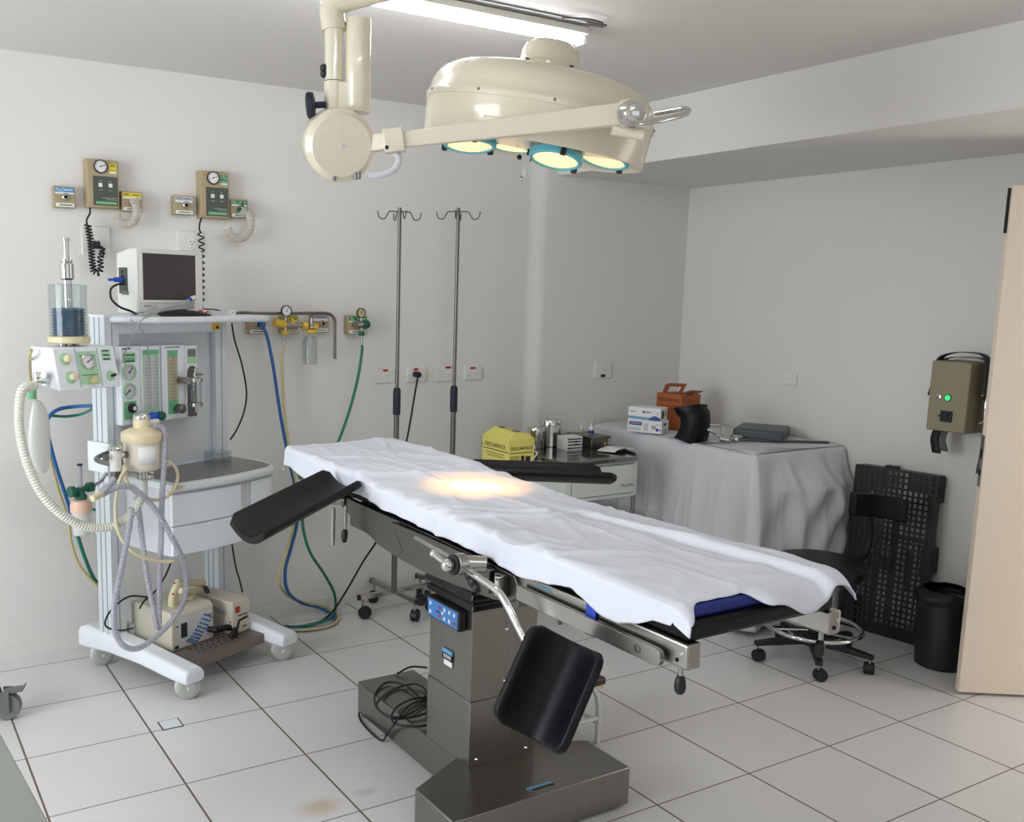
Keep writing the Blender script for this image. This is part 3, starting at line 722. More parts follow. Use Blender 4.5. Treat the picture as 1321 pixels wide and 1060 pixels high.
# lower shelf, perforated
b = MB().box((.055,-.53,.115),(.51,-.03,.13)).box((.055,-.545,.085),(.51,-.53,.13)).box((.055,-.03,.085),(.51,-.015,.13))
b.m('hole_dark')
for i in range(9):
    for j in range(3): b.lathe([(.006,0),(.006,.0012)], (.17+.032*i+.01*(j%2),-.495+.03*j,.1295), (0,0,1), 8)
part('lower_shelf', b, 'brown_shelf', AC)
# flow-meter bank
b0 = -.205
def module(xa, xb, z0, z1, name='flow_module', mt='cart_white', d=.075):
    return part(name, B((xa,b0,z0),(xb,b0+d,z1)), mt, AC, bevel=.005)
def xz(px, py, y=b0): p = Cp(px,py,y); return p.x, p.z
m1 = module(.018,.118,1.112,1.448)
for px, py in ((166,480),(166,504)):
    x, z = xz(px,py); gauge(m1, (x,b0-.002,z), (0,-1,0), (0,0,1), .035, 'grey_label', 'mint', -130 if py>490 else 40)
b = MB()
for py in (458,463,466): x, z = xz(166,py); b.m('mint_deep' if py == 463 else 'green_ink').box((x-.03,b0-.0015,z-.007 if py==463 else z-.003),(x+.03,b0+.001,z+.007 if py==463 else z+.003))
x, z = xz(166,457); b.m('mint').box((x-.032,b0-.001,z-.035),(x+.032,b0+.001,z+.008))
x, z = xz(168,528); part('knob_plate', B((x-.032,b0-.001,z-.042),(x+.032,b0+.001,z+.035)), 'mint_deep', m1)
x, z = xz(163,449.5); b.m('ink').box((x-.02,b0-.0015,z-.003),(x+.02,b0+.001,z+.002))
part('label', b, 'mint', m1)
x, z = xz(170,526); part('knob', MB().m('black_plastic').lathe([(.021,0),(.021,.008),(.015,.012),(.014,.022)], (x,b0,z), (0,-1,0), 20).m('white_label').lathe([(.009,.022),(.009,.0228)], (x,b0,z), (0,-1,0), 16), 'black_plastic', m1)
x, z = xz(170,540); part('connector', MB().cyl((x,b0,z),(x,b0-.035,z),.013,n=16).cyl((x,b0-.03,z),(x,b0-.05,z),.009,n=14), 'chrome', m1)
m2 = module(.120,.225,1.112,1.447)
b = MB().m('mint').box((.130,b0-.001,1.155),(.215,b0+.001,1.432)).m('grey_label').box((.135,b0-.002,1.18),(.208,b0+.001,1.40)).m('mint_deep').box((.130,b0-.0015,1.41),(.215,b0+.001,1.43))
b.m('grey_label')
for k in range(14): b.m('tick_grey').box((.143,b0-.0025,1.19+.0145*k),(.153,b0-.001,1.193+.0145*k)).box((.183,b0-.0025,1.19+.0145*k),(.193,b0-.001,1.193+.0145*k))
part('scale_plate', b, 'mint', m2)
for x in (.16,.20): part('flow_tube', MB().cyl((x,b0-.008,1.175),(x,b0-.008,1.405),.006,n=12), 'glass', m2)
for x, m_ in ((.158,'blue_plug'),(.195,'green_plastic')): part('knob', MB().lathe([(.012,0),(.012,.02),(.02,.022),(.02,.045),(.012,.05)], (x,b0,1.143), (0,-1,0), 18), m_, m2, 'blue knob' if x < .17 else 'green knob')
m3_ = module(.232,.360,1.115,1.447)
b = MB().m('mint_deep').box((.262,b0-.001,1.14),(.318,b0+.001,1.425)).m('scale_tan').box((.266,b0-.002,1.205),(.314,b0+.001,1.395))
for k in range(12): b.m('tick_grey').box((.27,b0-.003,1.212+.015*k),(.285,b0-.001,1.2145+.015*k)).box((.296,b0-.003,1.212+.015*k),(.306,b0-.001,1.2145+.015*k))
b.m('ink').box((.25,b0-.0015,1.436),(.33,b0+.001,1.4395)); part('scale_plate', b, 'mint_deep', m3_)
part('flow_tube', MB().cyl((.29,b0-.008,1.20),(.29,b0-.008,1.40),.006,n=12), 'glass', m3_)
part('knob', MB().m('steel_dark').lathe([(.012,0),(.012,.015),(.021,.018),(.021,.045),(.014,.048)], (.305,b0,1.165), (0,-1,0), 20), 'steel_dark', m3_)
m4 = module(.362,.432,1.115,1.443)
b = MB().m('mint').box((.372,b0-.001,1.36),(.424,b0+.001,1.43)).m('grey_metal').box((.376,b0-.002,1.392),(.42,b0+.001,1.425)).m('dark_tray').box((.372,b0-.002,1.12),(.424,b0+.001,1.325)).lathe([(.026,0),(.026,.002)], (.398,b0-.0005,1.325), (0,-1,0), 24)
part('front_plate', b, 'mint', m4)
# vaporiser jar on the right of the bank
x, z = Cp(253,505,b0-.05).x, Cp(253,505,b0-.05).z
jy = b0-.05
j = part('vaporizer', MB().m('steel').cyl((x,jy,z+.045),(x,jy,z+.062),.03,n=20).cyl((x,jy,z+.062),(x,jy,z+.085),.014,n=16).cyl((x,jy,z+.085),(x,jy,z+.105),.008,n=12).cyl((x,jy,z-.066),(x,jy,z-.05),.03,n=20).cyl((x,jy,z-.095),(x,jy,z-.066),.006,n=10).cyl((x-.05,jy,z+.053),(x,jy,z+.053),.012,n=14).cyl((x-.055,jy+.05,z+.053),(x-.05,jy-.012,z+.053),.016,n=14).cyl((x-.02,jy-.022,z+.078),(x+.02,jy-.022,z+.078),.005,n=8), 'steel', AC)
part('jar', MB().lathe([(.024,0),(.024,.095),(.022,.095),(.022,.002)], (x,jy,z-.05), (0,0,1), 22), 'glass', j)
# ventilator box at the left
def vb(px, py): return Cp(px,py,-.36)
a, b_, c_, d_ = vb(70,448), vb(142,447), vb(150,499), vb(73,503)
zt2, zb2 = (a.z+b_.z)/2, (c_.z+d_.z)/2
XA, XB = a.x, -.115
prof = [(-.20,zt2),(-.345,zt2),(-.385,zb2),(-.20,zb2+.02)]
vt = part('ventilator', MB().prism([V(XA,y,z) for y, z in prof], (XB-XA,0,0)), 'cart_white', AC, bevel=.006, seg=3)
part('mount_arm', B((XB-.02,-.20,zb2+.03),(-.02,-.13,zb2+.10)).box((-.20,-.21,zb2+.03),(XB,-.17,zb2+.12)), 'grey_metal', AC)
def vf(u, w, o=0.0):  # point on the sloped front: u 0..1 left-right, w 0..1 top-bottom
    y = -.345-.04*w; z = zt2+(zb2-zt2)*w; nr = V(0,-(zt2-zb2),-.04).normalized(); nr = V(0,-.97,.24)
    return V(XA+(XB-XA)*u, y, z)+nr*o
nv = V(0,-.97,.24); uv = V(0,.24,.97)
W2 = XB-XA
b = MB()
b.m('mint').obox(vf(.52,.5,.0005), (W2*.155,0,0), uv*(zt2-zb2)*.40, nv*.0012)
for w_ in (.17,.62): b.m('green_ink').obox(vf(.52,w_+.05,.0015), (W2*.13,0,0), uv*.0015, nv*.0008)
for u in (.345,.70): b.m('cart_groove').obox(vf(u,.5,.0003), (W2*.004,0,0), uv*(zt2-zb2)*.47, nv*.0012)
b.m('mint').obox(vf(.84,.22,.0008), (W2*.075,0,0), uv*.022, nv*.0012)
for w_ in (.12,.22,.32): b.m('ink').obox(vf(.84,w_,.002), (W2*.055,0,0), uv*.0025, nv*.0008)
for u, w_ in ((.17,.27),(.21,.70),(.86,.72)): b.m('mint').lathe([(.024 if u < .5 else .021,0),(.024 if u < .5 else .021,.0022)], vf(u,w_), nv, 22)
part('front_label', b, 'mint', vt)
gauge(vt, vf(.52,.36), nv, uv, .031, 'white_label', 'chrome', 60)
for u, w_, r, m_ in ((.19,.27,.014,'cream_plastic'),(.23,.70,.014,'cream_plastic'),(.545,.80,.015,'yellow_hose'),(.88,.72,.006,'black_plastic')):
    part('knob', MB().lathe([(r,0),(r*1.05,.012),(r*.9,.026),(r*.5,.028)], vf(u,w_,.001), nv, 18), m_, vt)
v = Cp(48,490,-.31); part('hose_valve', MB().cyl((XA,-.31,v.z),(v.x-.01,-.31,v.z),.016,n=16).cyl((v.x,-.31,v.z-.03),(v.x,-.31,v.z+.03),.014,n=16).cyl((v.x,-.31,v.z+.02),(v.x-.0,-.35,v.z+.02),.012,n=12), 'chrome', vt)
g = Cp(41,507,-.31); part('green_connector', MB().lathe([(.017,.022),(.017,-.018),(.014,-.022)][::-1], (g.x,-.31,g.z), (0,0,1), 18), 'mint_deep', vt)
# bellows tower
bx, by = Cp(89,430,-.275).x, -.275
z0 = zt2
bl = part('bellows_unit', MB().m('cream_plastic').lathe([(.074,0),(.08,.004),(.08,.024),(.074,.028)], (bx,by,z0+.012), (0,0,1), 32).m('steel').cyl((bx-.03,by,z0),(bx-.03,by,z0+.014),.012,n=12).cyl((bx+.03,by,z0),(bx+.03,by,z0+.014),.012,n=12).cyl((bx,by,z0),(bx,by,z0+.014),.015,n=12), 'cream_plastic', AC)
zc = z0+.04
pf = []
for k in range(9): pf += [(.054,.004+.0115*k),(.066,.0095+.0115*k)]
part('bellows', MB().lathe([(.05,.002)]+pf+[(.054,.108),(.02,.11)], (bx,by,zc), (0,0,1), 32), 'bellows_blue', bl, ang=20)
part('dome', MB().lathe([(.072,0),(.072,.196),(.069,.199),(.03,.201),(.03,.199),(.068,.197),(.0695,.194),(.0695,0)], (bx,by,zc), (0,0,1), 36), 'glass', bl)
zz = zc+.2
part('stem', MB().lathe([(.017,-.13),(.017,.02)], (bx,by,zz), (0,0,1), 20).lathe([(.020,.015),(.027,.022),(.027,.078),(.020,.084),(.024,.088),(.024,.094),(.012,.096),(.012,.165),(.016,.167),(.016,.176),(.012,.178)], (bx,by,zz), (0,0,1), 24), 'chrome', bl)
# reservoir bag and white corrugated hose
v0 = Cp(41,512,-.33)
bag = []
for px, py, r in ((47,515,.012),(50,525,.03),(51,545,.044),(50,570,.047),(52,590,.043),(55,604,.03),(56,611,.012)):
    p = Cp(px,py,-.30); bag.append([p+V(math.cos(2*PI*j/18)*r,math.sin(2*PI*j/18)*r*.55,0) for j in range(18)])
part('reservoir_bag', MB().loft(bag), 'frosted', AC, sub=1)
def CPs(lst, Y0, Y1=None):
    n = len(lst)-1
    return [Cp(x,y,(Y0 if Y1 is None else Y0+(Y1-Y0)*i/n)) for i,(x,y) in enumerate(lst)]
part('breathing_hose', MB().corr(CPs([(45,497),(30,502),(25,520),(25,550),(30,580),(40,610),(55,638),(78,662),(105,677),(128,681),(150,677),(170,662),(184,640)], -.36,-.56), .0165, .0115, .13, 12), 'white_tube', AC, 'white corrugated hose')
# absorber canister
cx_, cy2 = Cp(184,590,-.47).x, -.47
zL = lambda py: Cp(184,py,-.47).z
can = part('absorber', MB().m('cream_body').lathe([(.03,zL(606)),(.062,zL(605)),(.072,zL(601)),(.074,zL(595)),(.074,zL(567))], (cx_,cy2,0), (0,0,1), 36).m('cream_plastic').lathe([(.08,zL(569)),(.083,zL(567)),(.083,zL(559)),(.078,zL(556)),(.05,zL(552)),(.034,zL(551)),(.034,zL(541)),(.03,zL(539))], (cx_,cy2,0), (0,0,1), 36), 'cream_plastic', AC)
part('valve_dome', MB().lathe([(.034,0),(.034,.008),(.028,.018),(.015,.026),(.002,.028)], (cx_,cy2,zL(539)), (0,0,1), 24), 'chrome', can)
q = Cp(178,584,cy2-.075); lab = MB()
lab.grid(lambda u, v: V(cx_+.0765*math.sin(-.85+.95*u), cy2-.0765*math.cos(-.85+.95*u), zL(596)+(zL(573)-zL(596))*v), 10, 1); part('paper_label', lab, 'white_label', can, solid=.0006)
part('outlet_spout', MB().cyl((cx_+.025,cy2,zL(546)),(cx_+.075,cy2-.005,zL(546)),.013,n=14), 'white_plastic', can)
b = MB().cyl((cx_,cy2,zL(617)),(cx_,cy2,zL(605)),.025,n=18).cyl((cx_-.04,cy2,zL(611)),(cx_+.045,cy2,zL(611)),.009,n=10).ball((cx_+.02,cy2-.02,zL(615)),.016,10); part('drain_valve', b, 'chrome', can)
b = MB().cyl((cx_,cy2,zL(640)),(cx_,cy2,zL(618)),.018,n=16); part('water_trap', b, 'frosted', can)
part('support_arm', MB().tube([V(cx_,cy2,zL(612)),V(cx_+.02,-.36,zL(612)),V(.02,-.17,zL(612)+.01)], .012, 10), 'grey_metal', can)
x2 = Cp(149,592,-.47).x
zz = lambda py: Cp(149,py,-.47).z
v2 = part('expiratory_valve', MB().m('white_plastic').cyl((x2,cy2,zz(607)),(x2,cy2,zz(580)),.022,n=20).cyl((x2-.045,cy2,zz(588)),(x2+.05,cy2,zz(588)),.010,n=12).m('chrome').lathe([(.026,0),(.028,.006),(.024,.014),(.01,.022)], (x2,cy2,zz(580)), (0,0,1), 20).m('steel_dark').cyl((x2,cy2,zz(617)),(x2,cy2,zz(607)),.020,n=16).cyl((x2-.05,cy2,zz(588)),(x2-.038,cy2,zz(588)),.014,n=12).cyl((x2+.038,cy2,zz(588)),(x2+.05,cy2,zz(588)),.014,n=12), 'white_plastic', AC)
part('valve_arm', MB().tube([V(x2,cy2,zz(600)),V(x2+.03,-.3,zz(600)),V(.005,-.16,zz(600))], .010, 10), 'grey_metal', AC)
# clear corrugated hoses
hoses = [
 ([(200,548),(210,552),(213,565),(212,600),(209,640),(208,690),(206,740),(205,790),(205,812)], -.53,-.60),
 ([(147,617),(140,628),(135,636),(142,632),(158,627),(172,630),(190,645),(206,665),(220,690),(233,715),(240,745),(237,775),(222,800),(200,822),(178,836),(160,833),(149,815),(147,785),(152,755),(160,715),(165,690),(170,655)], -.55,-.66),
 ([(176,640),(180,665),(184,700),(190,745),(198,785),(203,812)], -.5,-.60)]
for h, y0, y1 in hoses: part('breathing_hose', MB().corr(CPs(h,y0,y1), .0115, .0095, .12, 10), 'clear_tube', AC, 'clear corrugated hose')
b = MB().tube([Cp(135,633,-.56),Cp(122,644,-.57)], .012, 14, False); part('y_piece', MB().m('clear_tube').tube([Cp(139,628,-.555),Cp(131,637,-.562)], .017, 14, False).m('cream_plastic').tube([Cp(131,637,-.562),Cp(119,643,-.57)], .013, 14, False), 'cream_plastic', AC)
cream = [
 [(164,602),(154,620),(149,650),(150,675),(157,695),(172,712),(190,720),(208,724),(223,724)],
 [(160,600),(163,618),(172,634),(190,643),(208,644),(222,634),(229,618),(227,604),(217,594)]]
for i, h in enumerate(cream): part('gas_tube', MB().tube(CPs(h,-.50,-.62 if i == 0 else -.5), .0068, 10), 'cream_plastic', AC, 'cream rubber tube')
part('tube_clamp', MB().obox(Cp(230,628,-.5), (.012,0,.0), (0,.01,0), (0,0,.006)).cyl(Cp(234,628,-.5),Cp(253,622,-.49),.0045,n=8), 'yellow_hose', AC)
# left bracket plate and humidifier bottle
a, c2 = Cx(120,596,-.035), Cx(140,636,-.035)
part('side_bracket', B((-.05,-.20,.91),(-.029,-.05,1.04)).box((-.06,-.205,.905),(-.02,-.165,1.03)), 'cart_white', AC, bevel=.004)
hx, hy = Cp(105,660,-.30).x, -.30
hz = lambda py: Cp(105,py,-.30).z
hb = part('humidifier', MB().m('frosted').lathe([(.02,hz(690)),(.033,hz(689)),(.036,hz(684)),(.038,hz(660))], (hx,hy,0), (0,0,1), 24).m('peach').lathe([(.042,hz(660)),(.043,hz(651)),(.036,hz(645)),(.02,hz(643))], (hx,hy,0), (0,0,1), 24), 'frosted', AC)
part('valve', MB().lathe([(.024,hz(643)),(.026,hz(640)),(.018,hz(636)),(.012,hz(632))], (hx,hy,0), (0,0,1), 18).cyl((hx-.045,hy,hz(632)),(hx+.06,hy+.0,hz(630)),.012,n=12).cyl((hx-.05,hy,hz(632)),(hx-.03,hy,hz(632)),.022,n=14).cyl((hx+.03,hy,hz(630)),(hx+.055,hy,hz(630)),.02,n=14), 'green_plastic', hb)
part('flow_tube', MB().cyl((hx,hy,hz(632)),(hx,hy,hz(600)),.009,n=12).m('ink').cyl((hx,hy,hz(600)),(hx,hy,hz(598)),.011,n=12), 'clear_tube', hb)
part('bottle_arm', MB().tube([V(hx+.05,hy,hz(630)),V(hx+.12,hy+.04,hz(628)),V(-.035,-.17,hz(622))], .008, 8), 'steel', hb)
part('side_arm_tube', MB().tube([Cp(300,406,-.14),Cp(312,403,-.12)]+[Yp(x,y,.07) and CARTI @ Yp(x,y,.075) for x,y in ((330,404),(360,404),(400,404),(420,404),(428,407),(432,414),(432,424),(432,445),(432,463))], .0075, 12), 'steel_dark', AC, 'grey bent steel arm')
b = MB().tube([Cp(299,417,-.15),Cp(303,440,-.15),Cp(312,470,-.16),Cp(318,505,-.16),Cp(315,530,-.16),Cp(306,553,-.15),Cp(297,567,-.14)], .0042, 8)
part('mains_cord', b, 'black_cable', AC)
b = MB().tube([Cp(299,700,-.16),Cp(304,730,-.18),Cp(309,748,-.20),Cp(313,764,-.24)], .0042, 8); b.tube([Cp(222,722,-.12),Cp(212,745,-.16),Cp(198,765,-.22),Cp(186,775,-.25),Cp(180,785,-.25)], .0042, 8); b.tube([Cp(190,770,-.2),Cp(168,769,-.25),Cp(150,780,-.28),Cp(138,795,-.33),Cp(137,808,-.33),Cp(155,813,-.33),Cp(172,810,-.30)], .0042, 8)
part('mains_cord', b, 'black_cable', AC)
# --- monitor on the shelf
zs = 1.578
fx0, fx1 = Cp(177,380,-.21).x, Cp(262,380,-.21).x
mo = thing('patient_monitor', 'off white patient monitor with a dark blank screen on the cart top', 'monitor', M=CART @ Matrix.Translation((0,0,0)))
yf = -.21; mt = Cp(218,322,yf).z; mbz = zs+.002
ring = [V(fx0,yf,mbz+.012),V(fx1,yf,mbz+.012),V(fx1,yf,mt),V(fx0,yf,mt)]
r2_ = [V(fx0,yf+.05,mbz+.006),V(fx1,yf+.05,mbz+.006),V(fx1,yf+.05,mt),V(fx0,yf+.05,mt)]
r3_ = [V(fx0+.012,yf+.15,mbz+.004),V(fx1-.012,yf+.15,mbz+.004),V(fx1-.012,yf+.15,mt-.02),V(fx0+.012,yf+.15,mt-.02)]
r4_ = [V(fx0+.03,yf+.175,mbz+.004),V(fx1-.03,yf+.175,mbz+.004),V(fx1-.03,yf+.175,mt-.07),V(fx0+.03,yf+.175,mt-.07)]
part('case', MB().loft([ring,r2_,r3_,r4_]), 'white_plastic', mo, bevel=.006, seg=3)
sx0, sx1 = Cp(184,360,yf).x, Cp(252,360,yf).x; sz1, sz0 = Cp(218,328,yf).z, Cp(218,387,yf).z
b = MB(); t_ = .012
for a, c2 in (((sx0-t_,yf-.004,sz0-t_),(sx1+t_,yf+.002,sz0)),((sx0-t_,yf-.004,sz1),(sx1+t_,yf+.002,sz1+t_)),((sx0-t_,yf-.004,sz0),(sx0,yf+.002,sz1)),((sx1,yf-.004,sz0),(sx1+t_,yf+.002,sz1))): b.box(a,c2)
part('bezel', b, 'white_plastic', mo, bevel=.002)
part('screen', B((sx0,yf-.0015,sz0),(sx1,yf+.002,sz1)), 'screen', mo)
b = MB().m('grey_label').lathe([(.013,.0),(.013,.004),(.009,.006)], (sx0+.055,yf,sz0-.022), (0,-1,0), 20)
for k in range(3): b.m('grey_metal').box((sx0+.006+.011*k,yf-.002,sz0-.027),(sx0+.013+.011*k,yf,sz0-.022))
part('control_dial', b, 'grey_label', mo)
b = MB().m('panel_grey_green').box((fx0-.002,yf+.065,mbz+.09),(fx0+.01,yf+.12,mbz+.2)).m('hole_dark')
for k in (0,1): b.cyl((fx0-.004,yf+.095,mbz+.165+.018*k),(fx0,yf+.095,mbz+.165+.018*k),.005,n=10)
b.m('grey_metal').box((fx0-.006,yf+.06,mbz+.085),(fx0+.01,yf+.10,mbz+.10)); part('socket_panel', b, 'panel_grey_green', mo)
q = V(fx0-.003,yf+.09,mbz+.148); part('plug', MB().cyl(q,q+V(-.042,.0,.0),.011,n=12).cyl(q+V(-.042,0,.0),q+V(-.072,.0,-.001),.006,n=10), 'blue_plug', mo)
# black monitor cable + grey lead bundle lying on the shelf
def solo_c(name, mb, *a, **k):
    for v in mb.v: v.xyz = CART @ v
    return solo(name, mb, *a, **k)
solo_c('monitor_cable', MB().tube([Cp(162,366,-.12),Cp(151,367,-.13),Cp(143,373,-.16),Cp(144,386,-.2),Cp(155,396,-.22),Cp(168,401,-.23),V(Cp(178,405,-.24).x,-.24,zs+.004)], .0048, 8), 'black_cable', 'thick black cable curving from the monitor side to the shelf', 'cable')
b = MB()
for k in range(8):
    a = Cp(192+k*2.2,401,-.27-.004*(k%3)); e = Cp(250,384+k*1.9,-.25-.006*(k%2)); a.z = max(a.z, zs+.004)
    b.tube([V(a.x-.05,a.y-.02,zs+.004),a,a.lerp(e,.5)+V(0,0,-.008+.003*(k%4)),e], .0042, 6)
solo_c('sensor_leads', b, 'grey_cable', 'bundle of grey sensor leads leaning across the monitor screen', 'cable')
b = MB().tube([V(.14,-.31,zs+.004),Cp(186,410,-.335),Cp(175,425,-.33),Cp(168,440,-.30),Cp(160,460,-.26),Cp(162,470,-.24)], .003, 6)
b.tube([Cp(168,412,-.30),Cp(176,418,-.32),Cp(186,430,-.30),Cp(190,445,-.26),Cp(192,463,-.22)], .003, 6); b.tube([V(.07,-.215,zs+.004),V(.085,-.26,zs+.004),V(.1,-.285,zs+.003),V(.12,-.31,zs+.003),V(.14,-.31,zs+.004)], .003, 6)
solo_c('sensor_lead', b, 'grey_cable', 'thin grey lead trailing down in front of the flow meters', 'cable')
b = MB().m('blue_plug').ball(Cp(246,386,-.262), .008, 10).m('white_label').obox(Cp(249,384,-.255), (.011,0,.003), (0,.005,0), (0,0,.008))
solo_c('lead_connector', b, 'blue_plug', 'blue tipped lead connector resting on the grey lead bundle', 'connector')
b = MB()
def blob(u, v):
    x = .15+.27*u; h = .022*math.sin(PI*u)**.6*(1+.3*noise.noise(V(u*9,v*4,0))); a = PI*v; return V(x, -.285+.035*math.cos(a), zs+.001+h*math.sin(a))
b.grid(blob, 26, 8); solo_c('pressure_cuff', b, 'black_rubber', 'crumpled black blood pressure cuff on the shelf under the monitor', 'cuff', solid=.003)
b = MB().ball(Cp(259,403,-.28), .013, 12).tube([Cp(259,402,-.28),Cp(263,404,-.27),Cp(268,402,-.26)], .004, 6); solo_c('sensor_clip', b, 'red_switch', 'small dark red sensor clip beside the black cuff', 'clip')
a = Cp(270,405,-.26); solo_c('cable_block', MB().m('grey_label').box((a.x,-.275,zs),(a.x+.10,-.25,zs+.02)).m('white_plastic').box((a.x+.10,-.28,zs),(a.x+.14,-.245,zs+.024)).m('ink').cyl((a.x+.122,-.281,zs+.013),(a.x+.122,-.279,zs+.013),.003,n=8), 'white_plastic', 'white cable connector block on the right of the cart top', 'connector')
# --- defibrillator-like unit and power box on the lower shelf
zs2 = .131
df = thing('defibrillator', 'off white defibrillator with blue patterned front and paddles on the lower shelf', 'defibrillator', M=CART)
dx0, dx1, dyf, dyb = .092, .328, -.41, -.13
dz1 = .305
part('case', MB().prism([V(dx0,dyf,zs2),V(dx0,dyb,zs2),V(dx0,dyb,dz1+.0),V(dx0,dyf+.02,dz1),V(dx0,dyf,dz1-.02)], (dx1-dx0,0,0)), 'device_beige', df, bevel=.006, seg=3)
b = MB().m('grey_label').box((dx0+.035,dyf-.001,zs2+.012),(dx1-.012,dyf+.002,zs2+.14))
b.m('ink').box((dx0+.05,dyf-.003,zs2+.05),(dx0+.083,dyf,zs2+.115))
for k in range(9):
    for j in range(4):
        t = k/8; b.m(('blue_plug','bellows_blue','green_hose','control_blue')[(k+j)%4]).box((dx0+.078+.10*t+.013*j,dyf-.0025,zs2+.024+.095*t**1.4-.007*j),(dx0+.089+.10*t+.013*j,dyf,zs2+.033+.095*t**1.4-.007*j))
b.m('red_switch').box((dx1-.022,dyf-.002,zs2+.112),(dx1-.012,dyf,zs2+.12)).m('blue_ink').box((dx1-.036,dyf-.002,zs2+.112),(dx1-.026,dyf,zs2+.12)).box((dx1-.02,dyf-.002,zs2+.095),(dx1-.01,dyf,zs2+.106)).box((dx0+.02,dyf-.002,zs2+.105),(dx0+.036,dyf,zs2+.11)).m('ink').box((dx0+.015,dyf-.002,zs2+.008),(dx0+.035,dyf,zs2+.022))
part('front_panel', b, 'grey_label', df)
for px, py, s in ((241,782,0),(245,769,1)):
    c = Cp(px,py,-.30 if s == 0 else -.24); c.z = dz1+.008
    b = MB().lathe([(.030,0),(.032,.004),(.03,.012)], (c.x,c.y,dz1+.001), (0,0,1), 24, ); 
    p1 = V(c.x-.02,c.y-.0,dz1+.012); 
    if s == 0: b.tube([Cp(222,782,-.33),Cp(222,770,-.33),Cp(228,755,-.33),Cp(233,752,-.32)], .016, 12).tube([Cp(222,784,-.33),V(c.x,c.y,dz1+.01)], .014, 10, False)
    else: b.tube([Cp(229,752,-.31),Cp(245,751,-.26),Cp(262,752,-.22)], .017, 12).tube([Cp(233,762,-.3),Cp(250,763,-.25),Cp(258,757,-.22)], .014, 12)
    pd = part('paddle', b, 'cream_plastic', df)
    q = Cp(223,766,-.348) if s == 0 else Cp(225,752,-.328); part('paddle_button', MB().ball(q,.005,8), 'red_switch', pd)
b = MB().coil([Cp(264,756,-.24),Cp(268,765,-.25),Cp(266,775,-.27),V(dx1+.02,-.30,zs2+.06)], .010, .009, .003); part('paddle_cord', b, 'black_cable', df)
b = MB().m('black_plastic').cyl((dx1-.035,dyf,zs2+.05),(dx1-.01,dyf-.035,zs2+.045),.013,n=14).m('black_cable').coil([V(dx1-.01,dyf-.03,zs2+.045),V(dx1+.05,dyf-.03,zs2+.04),V(dx1+.085,dyf-.035,zs2+.025),V(dx1+.06,dyf-.075,zs2+.018),V(dx1+.035,dyf-.07,zs2+.016)], .0115, .010, .0033); part('lead_cord', b, 'black_cable', df)
up = thing('power_box', 'beige steel power supply box with red switch on the lower shelf', 'power supply', M=CART)
ux0, ux1, uyf, uyb = .400, .505, -.455, -.20
part('case', B((ux0,uyf,zs2),(ux1,uyb,.285)), 'device_beige', up, bevel=.003)
b = MB().m('ink').box((ux0+.018,uyf-.002,zs2+.10),(ux0+.044,uyf,zs2+.128)).m('red_switch').box((ux0+.021,uyf-.004,zs2+.102),(ux0+.041,uyf,zs2+.126))
part('switch', b, 'red_switch', up)
b = MB().m('ink').prism([V(ux0+.015,uyf-.0015,zs2+.012),V(ux0+.03,uyf-.0015,zs2+.012),V(ux0+.045,uyf-.0015,zs2+.055),V(ux1-.012,uyf-.0015,zs2+.062),V(ux1-.012,uyf-.0015,zs2+.074),V(ux0+.036,uyf-.0015,zs2+.066)], (0,.001,0)).box((ux0+.03,uyf-.0015,zs2+.082),(ux1-.015,uyf,zs2+.087)).box((ux1-.045,uyf-.0015,zs2+.024),(ux1-.02,uyf,zs2+.03))
for k in range(11): b.m('cart_groove').box((ux0-.0012,uyf+.045+.011*k,zs2+.085),(ux0+.001,uyf+.051+.011*k,zs2+.11))
b.m('ink').ball((ux0-.001,uyf+.012,zs2+.06),.004,8); part('markings', b, 'ink', up)
part('stack_block', B((.062,-.16,zs2),(.09,-.06,zs2+.075)), 'cart_panel', AC)
# ------------------------------------------------------------------ gas outlets on the wall
def outlet(pxr, head, txt, label, name='gas_outlet', group='medical gas wall outlets', d=.045, hole=None, tcol='white_label', sub=''):
    y = WY-d; x0,x1,z0,z1 = rect(*pxr, y); w_, h_ = x1-x0, z1-z0
    o = thing(name, label, 'gas outlet', ((x0+x1)/2, WY, z0), group)
    part('plate', B((x0,y,z0),(x1,WY,z1)), 'beige_metal', o, bevel=.004)
    b = MB().m(head).box((x0+w_*.08,y-.001,z1-h_*.28),(x1-w_*.06,y+.001,z1-h_*.07)).m('white_label').box((x0+w_*.08,y-.0012,z1-h_*.36),(x1-w_*.06,y+.001,z1-h_*.28)).box((x0+w_*.1,y-.001,z0+h_*.05),(x1-w_*.06,y+.001,z0+h_*.22))
    b.text(txt, (x0+w_*.12,y-.0015,z1-h_*.17), (1,0,0), (0,0,1), h_*.20, tcol, 'LEFT').m(tcol).box((x0+w_*.5,y-.0018,z1-h_*.19),(x1-w_*.12,y,z1-h_*.15))
    b.m('green_ink').box((x0+w_*.25,y-.0015,z0+h_*.11),(x1-w_*.14,y,z0+h_*.155)); part('label', b, 'white_label', o)
    hx, hz = (x0+w_*(hole or .55)), z0+h_*.5
    b = MB().m('steel').lathe([(.013,0),(.016,.002),(.016,.008),(.011,.012),(.008,.012),(.008,.002)], (hx,y,hz), (0,-1,0), 20).m('hole_dark').lathe([(.0075,.001),(.0075,.010)], (hx,y,hz), (0,-1,0), 14)
    part('coupling', b, 'steel', o)
    return o, (x0,x1,z0,z1,y,hx,hz)
o1, r1_ = outlet((69,240,97,268), 'blue_label', 'N₂O', 'beige wall outlet with blue header left of the yellow marked alarm panel')
o2, r2o = outlet((156.5,247,184,273), 'yellow_label', 'AR', 'beige wall outlet with yellow header and clear coil, right of the first alarm panel', tcol='ink')
